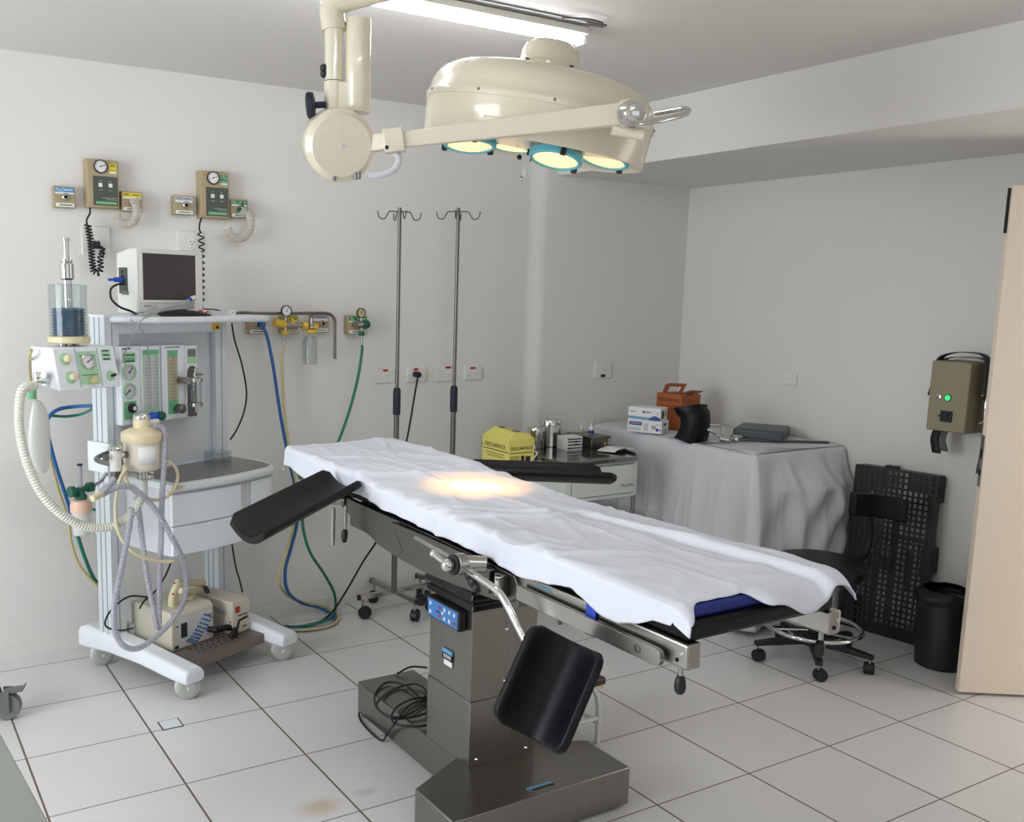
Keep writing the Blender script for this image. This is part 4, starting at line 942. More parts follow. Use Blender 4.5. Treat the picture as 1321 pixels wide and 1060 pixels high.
o3, r3o = outlet((224,252,250,277), 'grey_label', 'VAC', 'upper beige vacuum outlet with grey header left of the green marked alarm panel', tcol='blue_ink', hole=.6)
o4, r4o = outlet((297,257,320,281), 'green_label', 'O₂', 'beige wall outlet with green header and clear coil, right of the second alarm panel')
o5, r5o = outlet((320,406,343,431), 'blue_label', 'N₂O', 'lower beige wall outlet feeding the blue hose, half hidden by the cart top')
o6, r6o = outlet((363,407,385,431), 'yellow_label', 'AR', 'lower beige wall outlet with yellow header behind the yellow regulator', tcol='ink', hole=.7)
o7, r7o = outlet((403,405,424.5,429), 'grey_label', 'VAC', 'lower beige vacuum outlet to the right of the clear suction bottle', tcol='blue_ink', hole=.6)
o8, r8o = outlet((448,407,474,431), 'green_label', 'O₂', 'lower beige wall outlet with green header feeding the green hose')
# hexagonal white nut above grey bracket etc.
for o, r, m_ in ((o5,r5o,'blue_hose'),):
    part('hose_plug', MB().cyl((r[6-1]+.01,r[4],r[6]+.005),(r[5]+.01,r[4]-.05,r[6]-.0),.013,n=14), m_, o)
def alarm(pxr, txt, head, label, tcol):
    d = .06; y = WY-d; x0,x1,z0,z1 = rect(*pxr, y); w_, h_ = x1-x0, z1-z0
    o = thing('gas_alarm_panel', label, 'gas alarm panel', ((x0+x1)/2,WY,z0), 'gas alarm panels')
    part('housing', MB().loft([[V(x0-.006,WY,z0-.004),V(x1+.004,WY,z0-.004),V(x1+.004,WY,z1+.004),V(x0-.006,WY,z1+.004)],[V(x0,y,z0),V(x1,y,z0),V(x1,y,z1),V(x0,y,z1)]]), 'beige_metal', o, bevel=.004)
    b = B((x0+w_*.17,y-.0015,z0+h_*.04),(x1-w_*.05,y+.001,z0+h_*.655))
    b.m('white_label').box((x0+w_*.34,y-.003,z0+h_*.43),(x0+w_*.46,y,z0+h_*.51)).box((x0+w_*.66,y-.003,z0+h_*.43),(x0+w_*.78,y,z0+h_*.51))
    b.m('pale_grey_plastic')
    for k in range(2): b.box((x0+w_*(.35+.31*k),y-.002,z0+h_*.36),(x0+w_*(.47+.31*k),y,z0+h_*.367)).box((x0+w_*(.35+.31*k),y-.002,z0+h_*.55),(x0+w_*(.45+.31*k),y,z0+h_*.556))
    b.box((x0+w_*.45,y-.002,z0+h_*.20),(x1-w_*.09,y,z0+h_*.208)).box((x0+w_*.58,y-.002,z0+h_*.165),(x1-w_*.09,y,z0+h_*.172)).m('mint_deep').box((x0+w_*.25,y-.002,z0+h_*.07),(x1-w_*.09,y,z0+h_*.125))
    part('display', b, 'panel_grey_green', o)
    gauge(o, (x0+w_*.42,y-.004,z1-h_*.145), (0,-1,0), (0,0,1), w_*.22, 'white_label', 'black_plastic', 70)
    b = MB().m(head).box((x0+w_*.70,y-.0012,z1-h_*.24),(x1-w_*.08,y+.001,z1-h_*.07)).text(txt, ((x0+w_*.70+x1-w_*.08)/2,y-.0016,z1-h_*.115), (1,0,0),(0,0,1), w_*.13, tcol).m(tcol).box((x0+w_*.73,y-.002,z1-h_*.215),(x1-w_*.11,y,z1-h_*.205))
    b.m('white_label').box((x0+w_*.70,y-.0012,z1-h_*.275),(x1-w_*.08,y+.001,z1-h_*.24)); part('label', b, head, o)
    return o, (x0,x1,z0,z1,y)
a1, ra1 = alarm((113,206,153.5,267.5), 'AR', 'yellow_label', 'beige gas alarm panel with yellow AR label above the curled black cord', 'ink')
a2, ra2 = alarm((259.5,221,296,281), 'O₂', 'green_label', 'beige gas alarm panel with green label and straight hanging black cord', 'white_label')
# black coiled cords
def WP(lst, y): return [Yp(px,py,y) for px,py in lst]
b = MB().tube(WP([(116,268),(116,275),(112,283),(112,289)], .10), .004, 8).coil(WP([(113,289),(115,300),(117,312),(118,325),(119,338),(121,350)], .09), .013, .0135, .0036)
b.coil(WP([(121,350),(127,352),(130,345),(129,335),(132,325),(131,318)], .085), .012, .016, .0036).m('black_plastic').obox(Yp(124.5,316,.11), (.013,0,0), (0,.02,0), (0,0,.016)).m('black_cable').tube(WP([(124,320),(131,318),(134,325),(132,332)], .09), .0036, 6)
solo('curly_cable', b, 'black_cable', 'black coiled cord bunched and plugged in below the yellow marked alarm panel', 'cord')
b = MB().tube(WP([(260,281),(258,287),(257,295),(259,300)], .10), .004, 8).coil(WP([(259,300),(260,320),(260,345),(260,370),(260.5,392)], .095), .0125, .029, .0036).tube(WP([(261,392),(262,398),(275,399),(285,401)], .09), .0036, 6)
solo('curly_cable', b, 'black_cable', 'stretched black coiled cord hanging straight behind the monitor', 'cord')
# clear coil hoses
for o, r, pts in ((o2, r2o, [(172,256),(176,266),(176,278),(170,288),(160,289),(153,284),(149,276)]), (o4, r4o, [(309,272),(320,275),(324,287),(319,301),(308,308),(298,304),(293,294)])):
    b = MB().coil(WP(pts, .075), .019, .0078, .0033); p_ = pts[0]; b.tube([V(r[5],r[4],r[6]),Yp(p_[0],p_[1],.085)], .006, 8, False)
    b.m('brown_shelf' if o is o2 else 'green_plastic').cyl((r[5],r[4],r[6]),(r[5],r[4]-.03,r[6]),.011,n=14); 
    if o is o4: b.cyl((r[5]-.02,r[4]-.02,r[6]-.008),(r[5]+.03,r[4]-.02,r[6]-.004),.010,n=12).cyl((r[5]+.005,r[4]-.02,r[6]-.02),(r[5]+.005,r[4]-.02,r[6]+.03),.006,n=10)
    solo('coil_hose', b, 'clear_coil', 'clear coiled air hose curling below the %s header outlet beside an alarm panel' % ('yellow' if o is o2 else 'green'), 'hose')
# wall plates and sockets
def socket(pxr, label, y0, holes=True, red=None, kind='wall_socket', cat='socket', dx=.0, plate='white_plastic', nrm='y'):
    d = .011
    if nrm == 'y':
        x0,x1,z0,z1 = rect(*pxr, y0-d); o = thing(kind, label, cat, ((x0+x1)/2,y0,z0), 'wall sockets'); y = y0-d
        part('plate', B((x0,y,z0),(x1,y0+.002,z1)), plate, o, bevel=.003)
        if holes:
            cx0, cz0 = x0+(x1-x0)*(.62+dx), (z0+z1)/2-.004
            ins = MB().m('white_label').box((cx0-.016,y-.0025,cz0-.02),(cx0+.016,y+.001,cz0+.02)).m('hole_dark')
            for hx, hz in ((-.008,.005),(.008,.005),(0,-.008)): ins.cyl((cx0+hx,y-.003,cz0+hz),(cx0+hx,y-.002,cz0+hz),.0028,n=10)
            part('insert', ins, 'white_label', o)
        if red: part('voltage_label', B((x0+(x1-x0)*red[0],y-.001,z0+(z1-z0)*red[1]),(x0+(x1-x0)*red[2],y+.001,z0+(z1-z0)*(red[1]+.16))), red[3], o, 'small coloured voltage label')
    return o
socket((106,292,142,329), 'large white socket plate behind the bunched black cord', WY, dx=-.12)
socket((229,298,262,326), 'white socket plate above the monitor, mostly hidden by it', WY, dx=-.06)
socket((486,475,509,494), 'white wall socket just left of the first drip stand', WY, red=(.35,.78,.62,'red_switch'))
so = socket((526,474,549,493), 'white wall socket with the black plug pushed in', WY, red=(.32,.80,.58,'red_switch'))
socket((562,474,585,492), 'white wall socket just left of the second drip stand', WY, red=(.55,.92,.85,'red_switch'))
socket((600,472,622,490), 'white wall socket just right of the second drip stand', WY, red=(.3,.78,.6,'red_switch'))
socket((768,466,789,488), 'white wall socket above the instrument cabinet', WY-.055, red=(.35,.08,.62,'ink'), dx=-.05)
q = Xp(1018,488,RX-.011); hy, hz = .049, .038
o = thing('wall_socket', 'white wall socket alone on the right wall above the draped table', 'socket', (RX,q.y,q.z-hz), 'wall sockets')
part('plate', B((RX-.011,q.y-hy,q.z-hz),(RX+.002,q.y+hy,q.z+hz)), 'white_plastic', o, bevel=.003)
ins = MB().m('white_label').box((RX-.0135,q.y-.016,q.z-.02),(RX-.01,q.y+.016,q.z+.02)).m('hole_dark')
for a, c in ((-.008,.005),(.008,.005),(0,-.008)): ins.cyl((RX-.014,q.y+a,q.z+c),(RX-.0125,q.y+a,q.z+c),.0028,n=10)
part('insert', ins, 'white_label', o)
# yellow regulator + suction bottle
rg = thing('air_regulator', 'yellow air regulator with round gauge on the lower outlet', 'regulator', (Yp(369,420,.06).x, WY, 1.45))
y = .055; c = Yp(369,419,y); K = lambda px, py, yy=y: Yp(px,py,yy)
b = MB().m('yellow_plastic').cyl(K(356,416),K(368,418),.02,n=8).cyl(K(356,416),K(354,415.7),.023,n=8).m('steel').cyl((c.x+.02,.11,c.z),(c.x,y,c.z),.014,n=14).cyl(K(368,418),K(382,419),.015,n=14).m('yellow_plastic').cyl(K(375,414),K(379,416),.017,n=8).cyl(K(368,426),K(367.5,431.5),.019,n=8).m('steel').cyl(K(368.5,407),K(368,431),.008,n=12).cyl(K(367,432),K(366,439),.0085,n=8).cyl(K(366,439),K(365.5,446),.006,n=10)
part('body', b, 'yellow_plastic', rg, bevel=.001)
gauge(rg, K(369.5,401,y-.005), (0,-1,0), (0,0,1), .028, 'white_label', 'black_plastic', 30)
sc = thing('suction_bottle', 'clear suction bottle with yellow knobs hanging between the lower outlets', 'suction bottle', (K(400,460).x, WY, K(400,470).z))
b = MB().m('steel').cyl(K(382,419.5),K(392,419.5),.010,n=12).m('yellow_plastic').cyl(K(389.5,419.5),K(396,420),.021,n=8).cyl(K(404,422),K(410,421.5),.015,n=8).m('steel').cyl(K(402,410),K(401.5,424),.009,n=12).ball(K(402,422),.016,12).cyl(K(402.6,421),K(405,421),.008,n=10).m('yellow_plastic').lathe([(.012,.012),(.026,.008),(.027,-.004),(.022,-.010)][::-1], K(401.5,427.5), (0,0,1), 20)
part('head_valve', b, 'yellow_plastic', sc)
q = K(400,470); t = K(401,433).z-q.z
part('bottle', MB().lathe([(.034,.001),(.037,.004),(.037,t*.8),(.031,t*.93),(.022,t),(.018,t),(.027,t*.92),(.0345,t*.79),(.0345,.006),(.004,.004)], (K(400,450).x,y,q.z), (0,0,1), 28), 'glass', sc)
part('dip_tube', MB().cyl((K(400,450).x,y,q.z+.02),(K(400,450).x,y,q.z+t),.008,n=12), 'frosted', sc)
rg2 = thing('oxygen_regulator', 'green oxygen regulator with round gauge right of the suction bottle', 'regulator', (K(465,420).x, WY, 1.45))
b = MB().m('steel').cyl((K(462,418).x,.11,K(462,418).z),K(463,418,.06),.013,n=14).cyl(K(461,418),K(467,418),.018,n=16).cyl(K(466,414),K(466.5,408),.007,n=10).m('green_plastic').lathe([(.019,0),(.022,.006),(.022,.032),(.018,.040)], K(467,418.5), K(478,418.5)-K(467,418.5), 20).cyl(K(466.5,427),K(466.8,433),.016,n=14).m('steel').cyl(K(466.5,421),K(467,445),.006,n=10)
part('body', b, 'green_plastic', rg2); gauge(rg2, K(466,403.5,y-.005), (0,-1,0), (0,0,1), .026, 'yellow_hose', 'black_plastic', 30)
# ------------------------------------------------------------------ gas hoses from the wall to the cart
def hose(lst): return [Yp(px,py,y) if k == 'y' else Zp(px,py,y) for px,py,k,y in lst]
r_ = .0085
hb = hose([(338,422,'y',.055),(344,432,'y',.045),(352,470,'y',.04),(361,530,'y',.04),(372,590,'y',.03),(381,630,'y',.0),(384,668,'y',-.03),(376,705,'y',-.05),(368,735,'y',-.06),(371,762,'y',-.05),(388,777,'y',.06),(410,783,'y',.09)])
fl = [Zp(x,y,.012) for x,y in ((428,792),(433,800),(420,808),(395,811),(365,812),(345,818),(330,826),(300,833))]
solo('gas_hose', MB().tube(hb+fl, r_, 10), 'blue_hose', 'blue gas hose dropping from the wall outlet and looping on the floor', 'hose', 'gas hoses looped on the floor')
hy_ = hose([(365.5,446,'y',.055),(364,470,'y',.05),(366,520,'y',.045),(374,585,'y',.02),(383,630,'y',-.01),(380,672,'y',-.04),(370,710,'y',-.06),(361,735,'y',-.07),(362,757,'y',-.06),(378,772,'y',.05),(402,779,'y',.09),(425,785,'y',.10)])
fl = [Zp(x,y,.013) for x,y in ((437,796),(425,807),(395,812),(365,813),(345,821),(325,830),(300,838))]
solo('gas_hose', MB().tube(hy_+fl, r_*.85, 10), 'yellow_hose', 'pale yellow gas hose dropping from the yellow regulator to the floor', 'hose', 'gas hoses looped on the floor')
hg = hose([(467,445,'y',.055),(467,452,'y',.05),(463,480,'y',.045),(455,515,'y',.04),(444,550,'y',.035),(430,585,'y',.03),(410,630,'y',.0),(393,655,'y',-.05),(391,680,'y',-.08),(400,712,'y',-.09),(418,740,'y',.0),(430,762,'y',.07),(433,780,'y',.09)])
fl = [Zp(x,y,.016) for i,(x,y) in enumerate(((428,795),(410,803),(385,808),(365,808),(345,812),(335,824),(315,833),(300,836)))]
solo('gas_hose', MB().tube(hg+fl, r_*.9, 10), 'green_hose', 'green gas hose dropping from the oxygen regulator and looping on the floor', 'hose', 'gas hoses looped on the floor')
# rear hoses behind the cart at the left
rear = lambda lst, y: [Yp(px,py,y) for px,py in lst]
b = MB().tube([CART @ Cp(122,523,-.06)]+rear([(100,524),(75,528),(62,540),(62,560),(72,600),(85,640),(92,665)], .0), r_, 10)
solo('supply_hose', b, 'blue_hose', 'blue hose arching out from behind the left cart post', 'hose')
b = MB().tube([CART @ Cp(122,526,-.055)]+rear([(105,534),(85,537),(66,536)], .02), r_*.75, 10).tube(rear([(100,690),(108,715),(118,740),(130,760),(140,785)], .04), r_, 10).tube(rear([(115,655),(124,658),(132,658)], .0), r_*.7, 10)
solo('supply_hose', b, 'green_hose', 'dark green hose behind the left cart post and humidifier', 'hose')
b = MB().tube([CART @ Cp(41,450,-.26), CART @ Cp(38,462,-.22)]+rear([(40,490),(50,530),(62,580),(75,630),(88,670),(92,700),(102,728),(118,748),(130,758)], .03), r_*.8, 10)
solo('supply_hose', b, 'yellow_hose', 'pale yellow hose hanging from the back of the bellows unit', 'hose')
# table mains cable
s_ = Yp(538,483,.12)
b = MB().m('black_plastic').cyl((s_.x,WY-.012,s_.z),(s_.x,WY-.05,s_.z),.017,n=14).m('black_cable').tube([V(s_.x,WY-.045,s_.z),Yp(538,492,.09),Yp(534,515,.085),Yp(529,545,.08),Yp(523,575,.07),Yp(505,645,.0),Yp(490,690,-.05),Yp(468,725,.0),Yp(445,765,.07),Zp(425,793,.012),Zp(400,806,.006),Zp(365,810,.006),Zp(340,806,.006)], .0055, 8)
solo('mains_cable', b, 'black_cable', 'black power cord running from the wall socket down to the floor', 'cord')
# ------------------------------------------------------------------ drip stands
def drip(c, top, grip, cross, yaw, label):
    o = thing('drip_stand', label, 'drip stand', (c.x,c.y,0), 'drip stands'); o.rotation_euler = (0,0,0)
    part('pole', MB().m('steel_dark').cyl((c.x,c.y,.11),(c.x,c.y,grip-.02),.0145,n=16).cyl((c.x,c.y,grip),(c.x,c.y,top+.02),.0095,n=14), 'steel', o)
    part('height_grip', MB().lathe([(.012,-.075),(.019,-.07),(.020,-.06),(.020,.05),(.017,.065),(.012,.07)], (c.x,c.y,grip), (0,0,1), 18), 'blue_black_grip', o)
    for k in range(4):
        a = yaw+PI/2*k; d = V(math.cos(a),math.sin(a),0)
        b = MB(); p = V(c.x,c.y,top); L1 = .115
        b.tube([p, p+d*.05, p+d*.062+V(0,0,-.012), p+d*.075+V(0,0,-.034), p+d*.092+V(0,0,-.038), p+d*.108+V(0,0,-.028), p+d*.115+V(0,0,.0)], .0032, 8); part('hook', b, 'steel_dark', o)
    for k in range(4):
        a = cross+PI/2*k; d = V(math.cos(a),math.sin(a),0); e = V(-d.y,d.x,0); p = V(c.x,c.y,.115)
        ln = .215
        lg = part('leg', MB().obox(p+d*(ln/2), d*(ln/2), e*.011, V(0,0,.013)), 'steel', o, bevel=.002)
        part('end_cap', MB().obox(p+d*(ln+.004), d*.006, e*.0115, V(0,0,.0135)), 'black_plastic', lg)
        q = p+d*(ln-.02); caster(o, q.x, q.y, .105, .032, .04, a+2.2, ('black_plastic','black_rubber','steel'), off=.012)
    return o
c1 = (Zp(459,797)+Zp(530,806)+Zp(486,766))*(1/3.0); c1 = V(1.962,-.085,0)
gz = lambda px, py, c: (EYE+ray(px,py)*(((c-EYE).to_2d().dot(ray(px,py).to_2d()))/ray(px,py).to_2d().length_squared)).z
drip(c1, gz(512,273,c1), gz(511,517,c1), math.radians(5), math.radians(77), 'steel drip stand on the left, behind the head of the operating table')
c2 = V(2.303,-.10,0)
drip(c2, gz(590,273,c2), gz(585,514,c2), math.radians(25), math.radians(50), 'steel drip stand on the right, nearer the yellow sharps box')
# ------------------------------------------------------------------ instrument cabinet with steel top
cx0, cx1, cyf, cyb, cz1 = 2.615, 3.125, -.685, .075, .862
CB = thing('instrument_cabinet', 'pale metal instrument cabinet with steel top beside the draped table', 'cabinet', ((cx0+cx1)/2,(cyf+cyb)/2,0))
part('body', B((cx0+.012,cyf+.012,.645),(cx1-.012,cyb-.01,.84)), 'cabinet_paint', CB, bevel=.003)
part('steel_top', MB().prism([V(cx0-.008,cyf-.008,.838),V(cx1-.03,cyf-.008,.838),V(cx1+.008,cyf+.03,.838),V(cx1+.145,cyb,.838),V(cx0-.008,cyb,.838)], (0,0,cz1-.838)), 'steel_polished', CB, bevel=.005, seg=3)
b = MB(); b.prism([V(cx1-.004,cyf+.035,cz1-.002),V(cx1+.006,cyf+.03,cz1-.002),V(cx1+.143,cyb,cz1-.002),V(cx1+.131,cyb,cz1-.002)], (0,0,.016)).box((cx0,cyb-.01,cz1-.002),(cx1+.131,cyb,cz1+.014)); part('raised_edge', b, 'steel', CB, bevel=.003)
dw = part('drawer', B((cx0+.055,cyf+.004,.668),(cx1-.045,cyf+.02,.822)), 'cabinet_paint', CB, bevel=.003)
part('handle', MB().tube([V(3.0,cyf+.006,.715),V(3.0,cyf-.02,.713),V(3.06,cyf-.02,.713),V(3.06,cyf+.006,.715)], .004, 8, False), 'steel', dw)
part('shadow_gap', MB().box((cx0+.05,cyf+.010,.663),(cx1-.04,cyf+.013,.827)), 'cart_groove', CB)
for x in (cx0+.022,cx1-.022):
    for y in (cyf+.022,cyb-.03): part('leg', MB().cyl((x,y,0),(x,y,.65),.012,n=12), 'grey_metal', CB)
part('lower_shelf', B((cx0+.015,cyf+.015,.20),(cx1-.015,cyb-.02,.22)), 'cabinet_paint', CB)
part('middle_shelf', B((cx0+.015,cyf+.03,.50),(cx1-.015,cyb-.02,.51)), 'grey_metal', CB)
part('box_holder', MB().tube([V(2.62,-.43,.79),V(2.45,-.43,.79),V(2.45,-.21,.79),V(2.62,-.21,.79)], .004, 8, False).tube([V(2.53,-.43,.79),V(2.53,-.21,.79)], .004, 8, False), 'white_enamel', CB)
# yellow sharps box
def cardbox(name, label, cat, p, w_, d_, h_, rz, m_, dark, word, handle='gable', grp=None):
    M = Matrix.Translation(p) @ Matrix.Rotation(rz,4,'Z'); o = thing(name, label, cat, M=M, group=grp)
    return o
Yb0 = Zp(625,586,cz1)
q0, q1, q2 = Zp(626,592,cz1), Zp(656,601,cz1), Zp(686,592,cz1)
sy = thing('sharps_box', 'yellow cardboard sharps box with black lettering held at the left side of the cabinet', 'sharps box', M=Matrix.Translation((2.432,-.44,.797)), group='cardboard sharps boxes')
W_, D_, H_ = .165, .245, .155
b = MB().loft([[V(0,0,0),V(W_,0,0),V(W_,D_,0),V(0,D_,0)],[V(0,0,H_),V(W_,0,H_),V(W_,D_,H_),V(0,D_,H_)]]).loft([[V(0,0,H_),V(W_,0,H_),V(W_,D_,H_),V(0,D_,H_)],[V(.06,.03,H_+.034),V(W_-.01,.03,H_+.022),V(W_-.01,D_-.02,H_+.03),V(.06,D_-.02,H_+.044)]])
part('carton', b, 'yellow_card', sy, bevel=.0015)
b = MB().text('DESCARPACK', (-.001,D_/2,H_*.72), (0,-1,0), (0,0,1), .031, 'ink').text('DESCARPACK', (W_/2,-.001,H_*.70), (1,0,0), (0,0,1), .0235, 'ink')
b.m('ink').box((-.001,.006,H_*.56),(0,D_-.006,H_*.585)).box((.006,-.001,H_*.54),(W_-.006,0,H_*.56)).box((-.001,.04,H_*.45),(0,D_-.03,H_*.465)).box((-.001,.05,H_*.38),(0,D_-.05,H_*.392)).box((-.001,.05,H_*.33),(0,D_-.05,H_*.34)).box((.08,-.001,H_*.22),(.10,0,H_*.45)).box((.108,-.001,H_*.22),(.14,0,H_*.42))
for k in range(6): b.box((.01,-.001,H_*(.2+.045*k)),(.07,0,H_*(.215+.045*k)))
b.m('white_label').prism([V(-.0012,.085,H_*.05),V(-.0012,.135,H_*.05),V(-.0012,.11,H_*.25)], (.001,0,0)); part('lettering', b, 'ink', sy)
b = MB().m('brown_wood').lathe([(.024,0),(.024,.001)], (.105,.085,H_+.0315), (.05,-.05,1), 20).lathe([(.024,0),(.024,.001)], (.085,.19,H_+.041), (.05,-.05,1), 4)
part('opening', b, 'hole_dark', sy)
part('hook', MB().tube([V(.13,-.004,.03),V(W_-.004,-.006,.055),V(W_+.012,-.008,.075),V(W_+.012,-.008,.085),V(W_-.005,-.006,.086)], .003, 6), 'white_label', sy)
# steel jars, small box, tray, bottles, papers on the cabinet
def jar(px, py, r, h, label):
    p = Zp(px,py,cz1); p.y += r*1.0; p.x += r*.6
    o = thing('steel_jar', label, 'jar', (p.x,p.y,cz1), 'steel jars on the cabinet')
    part('body', MB().lathe([(r*.94,0),(r,.004),(r,h*.84),(r*1.02,h*.85)], (p.x,p.y,cz1), (0,0,1), 32), 'chrome', o)
    part('lid', MB().lathe([(r*1.03,h*.80),(r*1.05,h*.81),(r*1.05,h*.97),(r,h),(r*.7,h*1.005),(r*.66,h*.985)], (p.x,p.y,cz1), (0,0,1), 32), 'chrome', o)
jar(692,579,.047,.115, 'smaller lidded steel jar behind the yellow sharps box'); jar(711,577,.060,.148, 'larger lidded steel jar beside the small white carton')
p = Zp(737,581,cz1); bx_ = thing('small_carton', 'small white carton with dark print between the steel jar and the steel box', 'carton', (p.x,p.y,cz1))
b = MB().box((p.x-.03,p.y,cz1+.0005),(p.x+.075,p.y+.09,cz1+.075)); part('carton', b, 'white_label', bx_, bevel=.001)
b = MB()
for k, (a, e, z) in enumerate(((0,.07,.062),(.005,.04,.048),(.045,.065,.046),(.005,.03,.03),(.036,.046,.032),(.052,.07,.03),(0,.07,.012))): b.box((p.x-.028+a+.0,p.y-.0008,cz1+z-.003),(p.x+.0+e,p.y,cz1+z+.003))
part('print', b, 'ink', bx_)
p = Zp(772,577,cz1); st = thing('steel_box', 'dark steel instrument box at the back right of the cabinet top', 'instrument box', (p.x,p.y,cz1))
part('case', B((p.x-.06,p.y-.01,cz1+.0005),(p.x+.075,p.y+.21,cz1+.052)), 'steel_dark', st, bevel=.003); part('lid', B((p.x-.063,p.y-.013,cz1+.05),(p.x+.078,p.y+.213,cz1+.062)), 'steel_dark', st, bevel=.003)
part('latch', MB().m('steel').box((p.x+.05,p.y-.018,cz1+.018),(p.x+.062,p.y-.009,cz1+.05)).m('yellow_plastic').box((p.x+.03,p.y-.016,cz1+.015),(p.x+.042,p.y-.009,cz1+.03)), 'steel', st)
for px, s, lb in ((751,.8,'shorter small white dropper bottle standing on the steel box'),(763,1.0,'taller small white dropper bottle with pointed nozzle standing on the steel box')):
    q = V(3.105,-.205,0) if s < 1 else V(3.118,-.278,0); z = cz1+.0625; o = thing('dropper_bottle', lb, 'bottle', (q.x,q.y,z), 'dropper bottles on the cabinet')
    part('bottle', MB().lathe([(.015,0),(.016,.003),(.016,.026*s),(.013,.032*s)], (q.x,q.y,z), (0,0,1), 18), 'frosted', o)
    part('label', MB().lathe([(.0163,.004),(.0163,.022*s)], (q.x,q.y,z), (0,0,1), 18, caps=False), 'blue_ink' if s == 1 else 'grey_label', o)
    part('nozzle', MB().lathe([(.013,.031*s),(.012,.038*s),(.005,.046*s),(.0015,.076*s)], (q.x,q.y,z), (0,0,1), 16), 'white_plastic', o)
for k, (px, py, rz, lb) in enumerate(((790,581,.5,'folded white paper packet nearest the cabinet edge'),(799,579,.2,'loose white paper packet lying in front of the steel box'))):
    q = Zp(px,py,cz1+.002+.006*k); M = Matrix.Translation((q.x-.01,q.y,cz1+.001+.0065*k)) @ Matrix.Rotation(rz,4,'Z')
    b = MB().grid(lambda u, v: V((u-.5)*.15,(v-.5)*.10,.008+.012*(v-.5)**2*u+.006*math.sin(u*5)), 10, 6); o = solo('paper_packet', b.xf(M), 'white_label', lb, 'paper', 'paper packets on the cabinet', solid=.004)
# ------------------------------------------------------------------ draped table along the right wall
tz = .925
TX0, TY0 = 3.44, -1.17
DT = thing('side_table', 'side table under the grey white drape by the right wall', 'table', (3.78,-.55,0))
part('table_top', B((TX0+.02,TY0+.02,tz-.04),(RX-.03,WY-.09,tz-.008)), 'cabinet_paint', DT)
for x in (TX0+.06,RX-.08):
    for y in (TY0+.06,WY-.15): part('leg', MB().cyl((x,y,0),(x,y,tz-.04),.016,n=10), 'grey_metal', DT)
def drape(u, v):
    # u runs from the back-left corner along the long side, round the corner and along the end; v from the top centre down to the hem
    Lf = 1.22; La = Lf/(Lf+.70)
    if u < La: s = u/La; ex, ey, nx, ny = TX0, (WY-.08)+(TY0-(WY-.08))*s, -1, 0
    else: s = (u-La)/(1-La); ex, ey, nx, ny = TX0+(RX-.012-TX0)*s, TY0, 0, -1
    k = math.exp(-(abs(u-La)/.03)**2)
    if v < .3:
        t = v/.3
        x = RX-.02+(ex-(RX-.02))*t if u < La else ex; y = ey if u < La else -.55+(ey+.55)*t
        return V(x,y,tz+.002*noise.noise(V(x*5,y*5,0))+.003*(ridged(V(x*3,y*3,2),6)-.3)-.008*max(0,(t-.85)/.15)**2)
    t = (v-.3)/.7; d = t*(tz-.035); g = min(1,t*2.5)
    fo = .016*noise.noise(V(u*14,t*1.1,0))+.016*(ridged(V(u*9+.35*t,t*.7,3),4)-.4)+.006*(ridged(V(u*26,t*4,6),5)-.3)
    out = .014*min(1,t*30)**.5+.03*t+fo*g; cx = cy = 0.0
    if u > La:
        # slack cloth: a shoulder, a hollow swag and two hanging pleats at the end of the table
        bul = .135*math.exp(-((s-.58)/.40)**2)*min(1,max(0,t/.20))**1.3; out += bul
        out += .035*math.exp(-((s-.30-.05*t)/.05)**2)*min(1,t*2)+.03*math.exp(-((s-.62-.25*t)/.06)**2)*math.sin(min(1,t*1.6)*PI)
        out += .016*math.sin(22*(s+.8*t))*math.exp(-((t-.42)/.3)**2)*(.3+s)
        out = max(out, .012*min(1,t*30)**.5)
    c_ = k*min(1,t*1.8)
    x = ex+nx*out-c_*.05; y = ey+ny*out-c_*.055
    z = tz-.006-d
    return V(min(x,RX-.012),y,z)
solo('table_drape', MB().grid(drape, 220, 100), 'drape', 'grey white cloth draped to the floor over the side table', 'cloth', solid=.002, ang=180)
# boxes and supports lying on the drape
def onT(px, py): return Zp(px,py,tz+.003)
def glovebox(pl, pr, w_, h_, z, label, rz):
    M = Matrix.Translation((pl.x,pl.y,z)) @ Matrix.Rotation(rz,4,'Z'); o = thing('glove_box', label, 'glove box', M=M, group='disposable glove boxes'); D = .115
    part('carton', MB().box((0,0,0),(w_,D,h_)), 'white_label', o, bevel=.001); return o, w_, D, h_
g0, g1 = onT(809,556), onT(855,561.5)
vec = g1-g0; rz = math.atan2(vec.y,vec.x); w_ = .205
g0 = onT(809,556)
rz = math.radians(-64)
o, w_, D, h_ = glovebox(g0,g1,w_,.072,tz+.004,'lower white glove box with blue title, under the other', rz)
b = MB().m('blue_ink').box((.01,-.0008,.040),(.085,.0005,.060)).text('SUPERMAX', (.047,-.0012,.050), (1,0,0), (0,0,1), .013, 'white_label').m('grey_label').box((.10,-.0008,.012),(.125,0,.055)).m('grey_metal').box((.145,-.0008,.025),(.17,0,.045)).m('yellow_hose').box((.165,-.0008,.048),(.200,0,.053)).m('blue_ink').lathe([(.009,0),(.009,.001)], (.180,-.0003,.022), (0,-1,0), 16).lathe([(.005,0),(.005,.001)], (.196,-.0003,.022), (0,-1,0), 12).box((w_,.03,.045),(w_+.0008,.07,.06)).box((w_,.06,.01),(w_+.0008,.075,.022)).m('grey_label').box((w_,.02,.012),(w_+.0008,.045,.016))
part('print', b.m('grey_label').box((.01,-.0008,.010),(.08,0,.028)), 'blue_ink', o)
p2 = g0.copy(); p2 += V(math.cos(rz),math.sin(rz),0)*.002
o, w_, D, h_ = glovebox(p2,g1,.192,.072,tz+.0765,'upper white glove box with blue hand picture, on top of the other', rz+.02)
